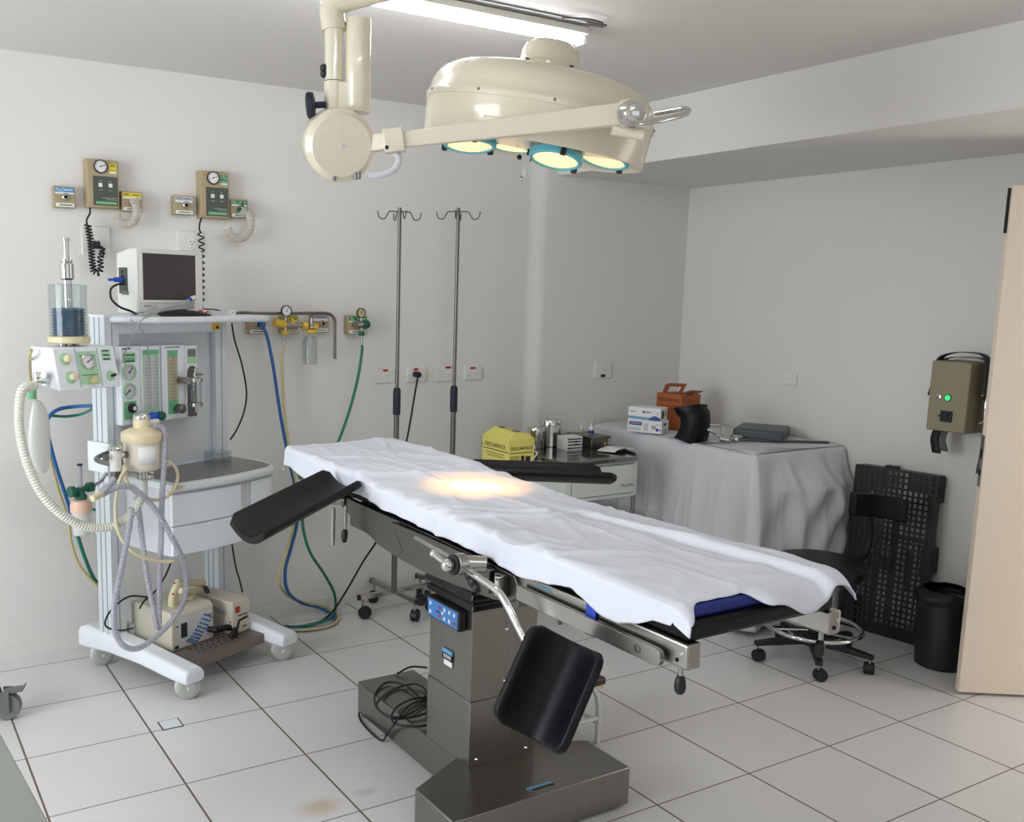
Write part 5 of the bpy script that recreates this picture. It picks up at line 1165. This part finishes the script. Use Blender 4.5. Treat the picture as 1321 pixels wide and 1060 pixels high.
b = MB().m('pale_blue').prism([V(0,-.0008,.006),V(.192,-.0008,.0),V(.192,-.0008,.008),V(.13,-.0008,.016),V(0,-.0008,.02)], (0,.0008,0)).m('blue_glove').prism([V(.12,-.001,.004),V(.135,-.001,.018),V(.15,-.001,.026),V(.165,-.001,.028),V(.178,-.001,.022),V(.186,-.001,.018),V(.191,-.001,.016),V(.191,-.001,.001),V(.15,-.001,.0)], (0,.001,0)).m('blue_ink').box((.085,-.0008,.040),(.098,0,.052)).box((.102,-.0008,.044),(.135,0,.049)).m('grey_metal').box((.012,-.0008,.044),(.045,0,.049)).box((.172,-.0008,.034),(.177,0,.05)).m('ink').box((.192,.02,.012),(.1928,.055,.056)).m('grey_metal').box((.192,.075,.02),(.1928,.095,.05))
part('print', b, 'blue_glove', o)
# orange sharps box
q = onT(846,552)
so_ = thing('sharps_box', 'open orange cardboard sharps box in the corner behind the glove boxes', 'sharps box', M=Matrix.Translation((onT(845,551).x,onT(845,551).y,tz+.004)) @ Matrix.Rotation(math.radians(-82),4,'Z'), group='cardboard sharps boxes')
W_, D_, H_ = .215, .175, .205
t_ = .004
b = MB()
w1 = .195
b.box((0,0,0),(W_-.03,D_,t_)).box((0,0,0),(W_-.03,t_,H_)).box((0,D_-t_,0),(W_-.03,D_,H_)).box((0,0,0),(t_,D_,H_)).box((W_-.03-t_,0,0),(W_-.03,D_,H_)); part('carton', b, 'orange_card', so_, bevel=.001)
b = MB(); 
part('top_flap', MB().box((0,0,H_),(W_-.03,D_*.95,H_+.003)).m('hole_dark').box((.07,.05,H_+.0025),(.14,.11,H_+.0035)), 'orange_card', so_)
# gable handle flap with a grip hole
hpts = [(0,0),(.04,.055),(.17,.062),(.15,.02),(.125,.0)]
b = MB()
def hb_(x0,z0,x1,z1): b.prism([V(x0,.06,H_+z0),V(x1,.06,H_+z0),V(x1,.06,H_+z1),V(x0,.06,H_+z1)], (0,.004,0))
b.prism([V(0,.05,H_),V(.03,.05,H_),V(.045,.06,H_+.042),V(.012,.06,H_+.05)], (0,.004,0)).prism([V(.012,.06,H_+.05),V(.045,.06,H_+.042),V(.13,.06,H_+.045),V(.165,.06,H_+.068),V(.05,.06,H_+.062)], (0,.004,0)).prism([V(.105,.05,H_),V(.135,.05,H_),V(.165,.06,H_+.068),V(.13,.06,H_+.045)], (0,.004,0))
part('handle_flap', b, 'orange_dark', so_)
b = MB().prism([V(W_-.03,.02,H_),V(W_-.03,.10,H_),V(W_-.02,.09,H_+.022),V(W_-.02,.03,H_+.022)], (.003,0,0)).prism([V(.06,D_,H_),V(.16,D_,H_),V(.15,D_+.07,H_+.012),V(.07,D_+.07,H_+.010)], (0,0,.003)); part('flap', b, 'orange_dark', so_)
b = MB().text('DESCARPACK', (.09,-.001,H_-.032), (1,0,0), (0,0,1), .0245, 'ink').m('orange_dark')
b.box((.004,-.0008,H_-.066),(.166,0,H_-.062)).box((.07,-.0008,H_-.085),(.13,0,H_-.082)).box((.07,-.0008,H_-.095),(.13,0,H_-.092)).box((W_-.03,.02,H_-.04),(W_-.0292,D_-.02,H_-.036)).box((W_-.03,.02,H_-.065),(W_-.0292,D_-.03,H_-.062)).box((W_-.03,.08,H_-.12),(W_-.0292,.13,H_-.11)); part('lettering', b, 'ink', so_)
# black head support with jointed steel arms
q = onT(893,569)
hs = thing('head_support', 'black curved cushion support with jointed steel arms lying on the drape', 'head support', (q.x,q.y,tz))
cx_, cy_ = q.x+.02, q.y+.03
def cush(u, v):
    a = (u-.5); z = tz+.004+.185*v; wv = .062+.0*v; bend = .035*(2*v-1)**2
    rt = V(.858,-.513,0); fw = V(-.51,-.85,0)
    return V(cx_,cy_,z)+rt*(a*.122+.034*(1-(2*v-1)**2)*(.5-a)+(-.012 if v > .85 else 0))+fw*(.055*math.cos(a*2.6)-.03-bend*.6)
part('cushion', MB().grid(cush, 18, 14), 'black_leather', hs, solid=.045, bevel=.012, seg=3, ang=60)
def on(px, py, h): return Zp(px,py,tz+h)
b = MB().tube([on(908,552,.075),on(918,556,.06),on(926,562,.035),on(934,567,.018),on(946,566,.016)], .010, 10).tube([on(912,548,.085),on(926,549,.075),on(931,551,.07),on(932,560,.045)], .008, 8).cyl(on(930,566,.02),on(942,568,.018),.018,n=16).ball(on(950,567,.018),.017,12).cyl(on(944,562,.03),on(957,564,.022),.009,n=10)
part('arm', b, 'chrome', hs)
a, e = on(950,567,.012), on(1069,570.5,.0085); part('rod', MB().cyl(a,e,.0075,n=10), 'steel_dark', hs)
# square grey-green cushion
q = on(985,562,0); M = Matrix.Translation((3.92,-.80,tz+.004)) @ Matrix.Rotation(math.radians(32),4,'Z')
b = MB().box((-.15,-.135,0),(.15,.135,.062))
cu = solo('seat_cushion', b.xf(M), 'green_grey_vinyl', 'square grey green vinyl cushion lying on the drape by the wall', 'cushion', bevel=.016, seg=4)
# ------------------------------------------------------------------ control box with straps on the right wall
q = Xp(1224,510,3.96); xF = 3.955
y0, y1 = Xp(1199,500,xF).y, Xp(1250,500,xF).y; z1, z0 = Xp(1224,466,xF).z, Xp(1220,557,xF).z
bx_ = thing('control_box', 'khaki metal control box with green lamp and hanging straps on the right wall', 'control box', (RX,(y0+y1)/2,z0))
part('case', B((xF,y1,z0),(RX,y0,z1)), 'khaki_metal', bx_, bevel=.008, seg=3)
p = lambda px, py: Xp(px,py,xF)
g = p(1223,513); part('indicator_lamp', MB().lathe([(.013,0),(.013,.004),(.010,.010),(.004,.013)], (xF,g.y,g.z), (-1,0,0), 18), 'led_green', bx_)
part('lamp_bezel', MB().lathe([(.0125,0),(.017,0),(.017,.003),(.0125,.003)], (xF,g.y,g.z), (-1,0,0), 20, caps=False), 'black_plastic', bx_)
g = p(1211.5,512); part('key_switch', MB().m('chrome').lathe([(.014,0),(.013,.006),(.009,.008)], (xF,g.y,g.z), (-1,0,0), 18).m('hole_dark').box((xF-.009,g.y-.0015,g.z-.006),(xF-.007,g.y+.0015,g.z+.006)), 'chrome', bx_)
g = p(1221,537); part('rocker_switch', MB().box((xF-.008,g.y-.028,g.z-.026),(xF+.001,g.y+.028,g.z+.026)).box((xF-.016,g.y-.012,g.z-.014),(xF-.006,g.y+.012,g.z+.014)).box((xF-.012,g.y+.028,g.z-.004),(xF-.004,g.y+.036,g.z+.004)), 'black_plastic', bx_, bevel=.002)
b = MB().tube([V(xF+.09,y1-.012,z0+.18),V(xF+.09,y1-.035,z0+.17),V(xF+.09,y1-.035,z0+.06),V(xF+.09,y1-.012,z0+.05)], .006, 8, False); part('latch_bar', b, 'chrome', bx_)
part('hook', MB().tube([V(xF+.08,y0,z0+.13),V(xF+.08,y0+.03,z0+.12),V(xF+.08,y0+.035,z0+.15)], .008, 8), 'chrome', bx_)
b = MB()
def ribbon(pts, wdt, mt, b=b):
    pts = spline([Vector(x) for x in pts], 6); b.m(mt); n_ = len(pts)
    a = [q-V(wdt/2,0,0) for q in pts]; c = [q+V(wdt/2,0,0) for q in pts]
    b.add(a+c, [(i,i+1,n_+i+1,n_+i) for i in range(n_-1)])
st_ = MB()
ribbon([(xF+.07,y0+.035,z0+.16),(xF+.07,y0+.016,z0+.25),(xF+.07,y0+.006,z1+.004),(xF+.07,(y0+y1)/2+.05,z1+.035),(xF+.08,(y0+y1)/2-.02,z1+.045),(xF+.09,y1-.005,z1+.035),(xF+.09,y1-.03,z1-.02),(xF+.09,y1-.035,z0+.16)], .05, 'charcoal_fabric', st_)
ribbon([(xF+.12,y0+.01,z1-.03),(xF+.12,y0+.004,z1+.006),(xF+.12,(y0+y1)/2,z1+.02),(xF+.12,y1-.008,z1+.004),(xF+.12,y1-.022,z1-.12),(xF+.12,y1-.025,z0+.1),(xF+.12,y1-.03,z0-.05),(xF+.12,y1-.02,z0-.19)], .045, 'grey_strap', st_)
solo('equipment_strap', st_, 'charcoal_fabric', 'dark straps looped over the top of the control box', 'strap', solid=.003)
for yy, mt, ln, lb in ((y0-.03,'black_rubber',.115,'black strap end hanging below the control box'),(y0-.065,'grey_strap',.10,'grey strap end hanging below the control box')):
    b = MB(); b.m(mt); X1 = xF+.05
    nn_ = 8; pts = [V(X1,yy+.01*math.sin(i*.5),z0+.0-ln*i/nn_) for i in range(nn_+1)]
    a = [q+V(0,.020,0)+V(0,.004*i/nn_,0) for i, q in enumerate(pts)]; c = [q-V(0,.020,0) for q in pts]
    b.add(a+c, [(i,i+1,nn_+1+i+1,nn_+1+i) for i in range(nn_)]); solo('strap_end', b, mt, lb, 'strap', solid=.003)
# ------------------------------------------------------------------ black plastic pallets standing on edge
def pallet(xf, ya, yb, z0, z1, M, o):
    Wd, Hh = abs(yb-ya), z1-z0; nx_, nz_ = 15, 29; bar = .0048
    b = MB()
    for i in range(nx_+1): y = Wd*i/nx_; b.box((0,-y-bar,0),(.007,-y+bar,Hh))
    for j in range(nz_+1): z = Hh*j/nz_; b.box((0.0005,-Wd,z-bar),(.0065,0,z+bar))
    part('grid', b, 'black_crate', o)
    f = MB()
    # closed ribs and foot blocks behind the grid: bands where the openings are blind
    for (a, c, e, g) in ((0,.20,Hh*.45,Hh),(0,.14,0,Hh*.45),(.2,1,0,.06),(.2,.4,Hh*.88,Hh),(.66,1,Hh*.90,Hh),(.52,.60,Hh*.1,Hh*.85),(.34,.40,Hh*.05,Hh*.4),(.92,1,0,Hh),(.26,.60,Hh*.40,Hh*.47),(.60,1,Hh*.60,Hh*.63),(.20,.40,Hh*.55,Hh*.66),(.72,.80,Hh*.3,Hh*.55)):
        f.box((.003,-Wd*c,e),(.010,-Wd*a,g))
    part('blind_rib', f, 'black_crate', o)
    g_ = MB()
    for zc in (.02,Hh*.42,Hh*.84):
        for yc in (0.0,Wd-.045): g_.box((.006,-yc-.045,zc),(.115,-yc,zc+.13))
    g_.box((.006,-Wd,0),(.06,-Wd+.008,Hh)).box((.018,-Wd,Hh-.008),(.09,0,Hh)).box((.05,-Wd*.45,Hh-.01),(.10,-Wd*.30,Hh+.012))
    part('foot_block', g_, 'black_crate', o, bevel=.004)
pl0, pl1 = Zp(1085,805), Zp(1186,834)
v_ = pl1-pl0; rz = math.atan2(v_.y,v_.x)+PI/2
PL = thing('plastic_pallet', 'black slotted plastic pallet standing on edge against the right wall', 'pallet', M=Matrix.Translation((pl0.x,pl0.y,0)) @ Matrix.Rotation(rz,4,'Z') @ Matrix.Rotation(math.radians(1.0),4,'Y'))
pallet(0, 0, v_.length, 0, .862, None, PL)
# ------------------------------------------------------------------ swivel stool
sc_ = V(3.40,-1.62,0)
SS = thing('swivel_stool', 'black upholstered swivel stool with backrest and chrome foot ring', 'stool', (sc_.x,sc_.y,0))
part('seat', MB().lathe([(.12,.415),(.192,.42),(.204,.432),(.206,.455),(.206,.475),(.198,.492),(.16,.502),(.05,.506),(.001,.506)], sc_, (0,0,1), 44), 'black_leather', SS)
part('seat_piping', MB().lathe([(.2075,.470),(.210,.473),(.2075,.476)], sc_, (0,0,1), 44, caps=False), 'black_leather', SS)
part('gas_column', MB().cyl(sc_+V(0,0,.09),sc_+V(0,0,.26),.025,n=18).cyl(sc_+V(0,0,.26),sc_+V(0,0,.42),.014,n=14), 'black_plastic', SS)
part('hub', MB().lathe([(.03,.075),(.045,.08),(.045,.13),(.03,.14)], sc_, (0,0,1), 20), 'black_plastic', SS)
for px, py in ((1055,879),(970,851),(1132,873),(1095,838),(1000,818)):
    e = Zp(px,py); d = e-sc_; an = math.atan2(d.y,d.x); d = V(math.cos(an),math.sin(an),0); R_ = .265; k = V(-d.y,d.x,0)
    part('spoke', MB().loft([[sc_+d*s_+k*a*w_+V(0,0,z) for a, z in ((-1,z0),(1,z0),(1,z1),(-1,z1))] for s_, w_, z0, z1 in ((.03,.024,.085,.125),(R_-.02,.017,.075,.098),(R_+.015,.016,.073,.094))]), 'black_plastic', SS, bevel=.004)
    q = sc_+d*R_; caster(SS, q.x, q.y, .078, .028, .045, an+1.9, off=.010)
ring = [sc_+V(.215*math.cos(t),.215*math.sin(t),.165) for t in [2*PI*i/48 for i in range(49)]]
part('foot_ring', MB().tube(ring, .0105, 10, False), 'chrome', SS)
for k in range(3):
    t = .7+2*PI*k/3; part('ring_strut', MB().cyl(sc_+V(.03*math.cos(t),.03*math.sin(t),.15),sc_+V(.21*math.cos(t),.21*math.sin(t),.165),.007,n=8), 'chrome', SS)
# backrest, curved, seen from its front
bd_ = V(.80,.10,0).normalized(); bc_ = Zp(1127,652,.72)
pm = V(3.60,-1.61,0); rt = V(.858,-.513,0)
# choose the depth so that the rest stands just behind the seat
dep = (pm-EYE).dot(RCT @ V(0,0,1)); ctr = Dp(1127,651,dep)
def rest(u, v):
    a = (u-.5)*1.9; r0 = .185; fwv = V(.51,.85,0)
    return ctr+rt*(r0*math.sin(a))+fwv*(r0*(1-math.cos(a))*-.75)+V(0,0,(v-.5)*.115-.035*(u-.5))
part('backrest', MB().grid(rest, 24, 6), 'black_leather', SS, solid=.04, bevel=.012, seg=3, ang=60)
part('back_post', MB().tube([V(sc_.x+.05,sc_.y,.405),V(sc_.x+.17,sc_.y+.01,.40),V(ctr.x+.05,ctr.y+.05,.46),V(ctr.x+.03,ctr.y+.04,ctr.z)], .017, 10), 'black_plastic', SS)
# ------------------------------------------------------------------ waste bin
q = V(3.905,-1.955,0)
WB = thing('waste_bin', 'black waste bin with a crumpled bag beside the open door', 'bin', (q.x,q.y,0))
part('bucket', MB().lathe([(.105,0),(.112,.006),(.128,.33),(.128,.335),(.120,.335),(.10,.02)], q, (0,0,1), 32), 'black_plastic', WB)
def bag(u, v):
    a = 2*PI*u; r = .124+.012*math.sin(v*PI)+.007*noise.noise(V(math.cos(a)*3,math.sin(a)*3,v*2)); z = .30+.075*v+.014*noise.noise(V(math.cos(a)*2,math.sin(a)*2,5))
    if v > .6: r -= .05*(v-.6); 
    return V(q.x+r*math.cos(a),q.y+r*math.sin(a),z)
part('bin_bag', MB().grid(bag, 48, 10), 'bin_bag', WB, solid=.001)
# ------------------------------------------------------------------ cart edge at the far left
e = Zp(12,926); 
TC = thing('equipment_trolley', 'grey trolley leg and braked castor at the left edge', 'trolley', (e.x-.25,e.y+.05,0))
part('upright', MB().cyl((e.x-.052,e.y+.02,.12),(e.x-.052,e.y+.02,.95),.014,n=16).cyl((e.x-.46,e.y+.02,.12),(e.x-.46,e.y+.02,.95),.014,n=16), 'aluminium_paint', TC)
part('shelf', B((e.x-.50,e.y-.0,.93),(e.x-.045,e.y+.36,.95)), 'aluminium_paint', TC)
part('base_rail', B((e.x-.475,e.y+.0,.125),(e.x-.042,e.y+.04,.15)).box((e.x-.065,e.y+.0,.125),(e.x-.042,e.y+.34,.15)).box((e.x-.475,e.y+.0,.125),(e.x-.45,e.y+.34,.15)), 'aluminium_paint', TC)
for xx, yy in ((e.x-.035,e.y+.01),(e.x-.46,e.y+.02),(e.x-.46,e.y+.34),(e.x-.30,e.y+.34)):
    c_ = caster(TC, xx, yy, .13, .055, .05, math.radians(-20), ('grey_metal','caster_grey','grey_metal'), off=.03, hood=False)
    if (xx,yy) == (e.x-.035,e.y+.01): part('brake_pedal', MB().obox((xx+.055,yy-.02,.118), V(.035,-.012,.004), V(.008,.022,0), V(0,0,.005)).obox((xx+.085,yy-.03,.125), V(.01,-.004,.008), V(.008,.02,0), V(0,0,.004)), 'grey_metal', c_)
g0, g1 = Zp(2,948,.78), Zp(60,1055,.78)
d = (g1-g0).normalized(); nn = V(-d.y,d.x,0); nn = nn if nn.x < 0 else -nn
a, c_ = g0-d*.12, g1+d*.10
IT = thing('instrument_table', 'corner of a plain grey instrument table at the lower left edge', 'table', (a.x-.3,(a.y+c_.y)/2,0))
part('table_top', MB().prism([a,c_,c_+nn*.62,a+nn*.62], (0,0,-.02)), 'grey_counter', IT, bevel=.003)
for p_ in (a+d*.04+nn*.04,c_-d*.04+nn*.04,c_-d*.04+nn*.58,a+d*.04+nn*.58): part('leg', MB().cyl((p_.x,p_.y,0),(p_.x,p_.y,.765),.014,n=12), 'grey_metal', IT)
# ------------------------------------------------------------------ surgical lamp
SLm = thing('surgical_lamp', 'cream ceiling surgical lamp with dome head hanging over the operating table', 'surgical lamp', (1.0,-2.35,CZ))
dh = 2.62
hub = Dp(437,188,dh); vw = (EYE-hub).normalized(); camr = V(.858,-.513,.021); camu = V(.059,.139,.988)
cxy = V(hub.x,hub.y,0)
tl = Dp(431,60,dh); tl = V(tl.x,tl.y,0); tr_ = V(tl.x,tl.y,0)+V(.858,-.513,0)*.066
zt_ = lambda py: Dp(431,py,dh).z
part('ceiling_plate', MB().lathe([(.11,0),(.11,-.02),(.07,-.06),(.05,-.07)][::-1], (1.0,-2.35,CZ), (0,0,1), 32), 'cream_enamel', SLm)
za = zt_(-6)
part('upper_arm', MB().tube([V(1.0,-2.35,CZ-.03),V(1.0,-2.35,za+.06),V(.97,-2.31,za+.02),V(.85,-2.17,za),V(tl.x+.07,tl.y-.07,za-.002),V(tl.x,tl.y,za-.03),V(tl.x,tl.y,zt_(40))], .034, 16), 'cream_enamel', SLm)
part('drop_tube', MB().lathe([(.0255,zt_(103)),(.0255,zt_(30)),(.029,zt_(6)),(.03,zt_(-2))], tl, (0,0,1), 24), 'cream_enamel', SLm)
part('counterweight_tube', MB().lathe([(.033,zt_(143)),(.0345,zt_(142)),(.0345,zt_(27)),(.033,zt_(25.5))], tr_, (0,0,1), 28), 'cream_enamel', SLm)
part('yoke_block', MB().lathe([(.026,zt_(150)),(.027,zt_(104))], tl, (0,0,1), 24).obox((tl+tr_)/2+V(0,0,(zt_(145)+zt_(106))/2), (tr_-tl)/2, V(.513,.858,0)*.022, V(0,0,(zt_(106)-zt_(145))/2)), 'cream_enamel', SLm, bevel=.002)
kn = Dp(416,135,dh); k2 = Dp(405,135.5,dh); part('lock_knob', MB().cyl(kn+(kn-k2)*.4,k2,.009,n=12).lathe([(.012,-.004),(.034,.0),(.036,.006),(.036,.016),(.030,.02)], k2, (k2-kn), 9), 'blue_black_grip', SLm, bevel=.002)
k3 = Dp(418,88,dh); part('lock_screw', MB().ball(k3,.012,10).ball(k3+V(0,0,-.015),.011,10), 'black_plastic', SLm)
ax = (vw*.97+camr*.20+camu*-.06).normalized(); R0 = .097
hb_ = part('hub_drum', MB().lathe([(R0*.97,-.075),(R0,-.07),(R0,-.012),(R0*.985,-.004),(R0*.93,.0),(R0*.90,.003),(R0*.86,.006),(R0*.82,.010),(.0,.013)], Dp(440,188,dh-.02), ax, 56), 'cream_enamel', SLm)
part('centre_cap', MB().lathe([(.006,.012),(.005,.016)], Dp(440,188,dh-.02), ax, 14), 'grey_label', hb_)
for px, py in ((431,233),(459,232),(463,231)): a = Dp(px,py,dh); part('hub_stud', MB().cyl(a,a+V(0,0,.02),.0055,n=10), 'grey_metal', hb_)
# head frame
HC = Dp(696,147,2.98); camr_h = V(.83,-.558,0); vh = V(-.558,-.83,0)
th_ = math.radians(9.2)
U = (V(0,0,1)*math.cos(th_)+camr_h*math.sin(th_)+vh*.055).normalized(); RT = (camr_h-U*camr_h.dot(U)).normalized(); FW = RT.cross(U); FW = FW if FW.dot(vh) > 0 else -FW
def H(r, f, u): return HC+RT*r+FW*f+U*u
def ringp(rad, h, n=72): return [H(rad*math.cos(2*PI*j/n),rad*math.sin(2*PI*j/n),h) for j in range(n)]
RR = .352
sk = [(RR*.955,-.112),(RR*.965,-.116),(RR*.975,-.112),(RR*.992,-.03),(RR*.995,-.012),(RR*1.005,-.010),(RR*1.008,.0),(RR*1.005,.008),(RR*.99,.012),(RR*.98,.035),(RR*.955,.058),(RR*.905,.080),(RR*.82,.098),(RR*.68,.110),(RR*.45,.118),(RR*.2,.121),(.002,.122)]
dome = part('dome', MB().loft([ringp(r,h) for r,h in sk]), 'cream_enamel', SLm, ang=50)
b = MB()
for k in range(10):
    a = 2*PI*k/10+.25; b.ball(H(RR*1.006*math.cos(a),RR*1.006*math.sin(a),.0), .0045, 8)
part('rivet', b, 'grey_metal', dome, kind=None)
b = MB()
for h in (-.070,-.085): b.m('cream_plastic').obox(H(RR*.985*math.cos(1.95),RR*.985*math.sin(1.95),h), (RT*math.sin(1.95)-FW*math.cos(1.95))*.035, U*.0016, (RT*math.cos(1.95)+FW*math.sin(1.95))*.003)
part('side_slot', b, 'cream_plastic', dome)
part('under_plate', MB().loft([ringp(RR*.95,-.102),ringp(RR*.95,-.096)]), 'beige_metal', dome)
cp = [(.085,.112),(.098,.114),(.098,.142),(.092,.148),(.090,.172),(.080,.196),(.055,.212),(.002,.215)]
capo = part('top_cap', MB().loft([ringp(r,h,40) for r,h in cp]), 'cream_enamel', dome)
b = MB()
for a in (.9,2.3,4.0,5.3): b.m('black_plastic').cyl(H(.099*math.cos(a),.099*math.sin(a),.137),H(.108*math.cos(a),.108*math.sin(a),.137),.005,n=8)
part('cap_screw', b, 'black_plastic', capo)
FOC = V(1.373,-1.734,1.04)
# four bulbs
for px, py, dep, tv, tr2 in ((606,190,2.86,.12,-.03),(662,192,3.02,.03,-.10),(716,208,2.80,.20,-.18),(777,208,2.86,.14,-.27)):
    c = Dp(px,py,dep); dd = (V(0,0,-1)+vh*tv+camr_h*tr2).normalized(); c = c-dd*.012
    ho = part('lamp_holder', MB().lathe([(.05,-.052),(.071,-.040),(.075,-.008)], c, dd, 32), 'beige_metal', SLm)
    rg_ = MB().lathe([(.076,-.010),(.079,-.008),(.079,.008),(.073,.012),(.067,.011),(.067,.004)], c, dd, 36); part('lens_ring', rg_, 'teal_ring', ho)
    u_, w_, _ = basis(dd)
    part('lens', MB().lathe([(.067,.006),(.055,.011),(.03,.014),(.002,.015)], c, dd, 32), 'lamp_lens', ho)
    for k in range(3):
        t = 2*PI*k/3+.4; part('clip', MB().obox(c+(u_*math.cos(t)+w_*math.sin(t))*.081, (u_*math.cos(t)+w_*math.sin(t))*.006, (u_*-math.sin(t)+w_*math.cos(t))*.007, dd*.017), 'black_plastic', ho)
c = H(-.02,.20,-.165)
part('latch', MB().m('chrome').obox(c, RT*.012, FW*.01, U*.02).cyl(c-U*.015,c-U*.045,.006,n=10).ball(c-U*.045,.008,8).m('black_plastic').ball(c-RT*.02+U*.012,.008,8), 'chrome', SLm)
# arm from the hub to the side pivot
pv = H(.215,.415,-.012)
a0 = hub+camr*.05+camu*-.0+vw*-.03; a1 = Dp(505,182,dh-.01)
b = MB(); dirn = (pv-a1).normalized()
def bar(p, q, w0, h0, w1, h1, b=b):
    d = (q-p).normalized(); s_ = d.cross(V(0,0,1)).normalized(); t_ = s_.cross(d)
    b.loft([[p+s_*a*w0+t_*c*h0 for a, c in ((-1,-1),(1,-1),(1,1),(-1,1))],[q+s_*a*w1+t_*c*h1 for a, c in ((-1,-1),(1,-1),(1,1),(-1,1))]])
bar(a0, a1, .018, .022, .018, .022); bar(a1-dirn*.02, a1+dirn*.035, .024, .031, .024, .031); bar(a1+dirn*.03, pv+dirn*.02, .015, .020, .017, .030)
part('swing_arm', b, 'cream_enamel', SLm, bevel=.004, seg=3)
part('arm_screw', MB().m('black_plastic').ball(Dp(499,190,dh-.05),.006,8), 'black_plastic', SLm)
part('arm_cable', MB().tube([a1+dirn*.01-V(0,0,.03),Dp(515,205,dh),Dp(508,219,dh),Dp(490,226,dh),Dp(474,226,dh)], .0095, 10), 'grey_label', SLm)
b = MB().lathe([(.034,-.05),(.036,.012),(.030,.018)], pv, FW, 28); part('pivot', b, 'cream_enamel', SLm)
part('pivot_knob', MB().lathe([(.034,.012),(.034,.024),(.027,.028),(.022,.03),(.022,.040),(.024,.042),(.024,.068),(.018,.072)], pv, (FW+RT*.35-U*.02).normalized(), 24), 'chrome', SLm)
pb = pv-U*.045; part('handle_socket', MB().cyl(pb-RT*.03,pb+RT*.055,.016,n=14), 'cream_enamel', SLm)
hp = [pb+RT*.05] + [Dp(*q) for q in ((820,160,2.66),(855,154,2.70),(878,149,2.77),(888,144.5,2.86),(886,141,2.95),(872,141.5,3.03),(846,146,3.10))]
part('grab_handle', MB().tube(hp, .0085, 10), 'chrome', SLm)
# ------------------------------------------------------------------ ceiling batten light
y0, x1 = -1.485, 1.925
CL = thing('ceiling_light', 'long white tube light fixed to the ceiling behind the surgical lamp', 'ceiling light', (1.32,-1.5,CZ))
part('housing', B((x1-1.22,-1.556,CZ-.030),(x1+.01,-1.486,CZ-.006)), 'white_plastic', CL, bevel=.003)
part('diffuser', MB().loft([[V(x,-1.511+.022*math.cos(t),CZ-.044+.016*math.sin(t)) for t in [2*PI*i/20 for i in range(20)]] for x in (x1-1.2,x1)]), 'tube_light', CL)
part('end_cap', B((x1-.001,-1.536,CZ-.062),(x1+.012,-1.488,CZ-.02)), 'white_plastic', CL)
part('gap_shade_strip', B((x1-1.1,-1.600,CZ-.006),(x1+.05,-1.572,CZ)), 'grey_metal', CL)  # grey strip standing in for the dark shadow gap beside the housing
part('feed_wire', MB().tube([V(x1-.16,-1.60,CZ-.01),V(x1-.14,-1.63,CZ-.014),V(x1-.08,-1.65,CZ-.012),V(x1-.01,-1.64,CZ-.010),V(x1+.02,-1.61,CZ-.005)], .003, 6), 'brown_wood', CL)
C2 = copy_tree(CL, label='second long tube light added out of view for more light from above', loc=(.35,-3.5,CZ))  # unseen fixture, added to throw more light down on table and floor
# ------------------------------------------------------------------ light
W = bpy.data.worlds.new('world'); SC.world = W; W.use_nodes = True
bg = W.node_tree.nodes['Background']; bg.inputs[0].default_value = (.80,.88,1,1); bg.inputs[1].default_value = .6
def area(name, loc, rot, sx, sy, e, col):
    l = bpy.data.lights.new(name, 'AREA'); l.shape = 'RECTANGLE'; l.size = sx; l.size_y = sy; l.energy = e; l.color = col
    o = bpy.data.objects.new(name, l); COL.objects.link(o); o.location = loc; o.rotation_euler = rot; return o
area('window_light', (LX-.02,(wa+wb)/2,1.65), (0,-PI/2,0), 1.65, wb-wa-.05, 98, (.90,.95,1.0))
area('window_light', (.5,FY-.02,1.65), (PI/2,0,0), 3.3, 1.4, 6, (1.0,.94,.86))  # weak warm fill, added at the unseen opening behind the viewer
area('doorway_light', (RX+.09,-3.06,1.07), (0,PI/2,0), 2.1, .84, 11, (1.0,.90,.78))
s0 = H(0,0,-.17)
for nm, en, sz, bl, col in (('lamp_beam',190,10,.6,(1.0,.70,.34)),('lamp_glow',80,24,1.0,(1.0,.40,.06))):
    sp = bpy.data.lights.new(nm,'SPOT'); sp.energy = en; sp.color = col; sp.spot_size = math.radians(sz); sp.spot_blend = bl; sp.shadow_soft_size = .02
    q = bpy.data.objects.new(nm, sp); COL.objects.link(q); q.location = s0; q.rotation_euler = (FOC-s0).to_track_quat('-Z','Y').to_euler()
vs = SC.view_settings; vs.view_transform = 'Standard'; vs.look = 'None'; vs.exposure = 0.04; vs.gamma = 1; vs.use_curve_mapping = False
SC.cycles.max_bounces = 10; SC.cycles.transparent_max_bounces = 12; SC.cycles.transmission_bounces = 10
SC.cycles.use_denoising = True; SC.cycles.caustics_reflective = False; SC.cycles.caustics_refractive = False
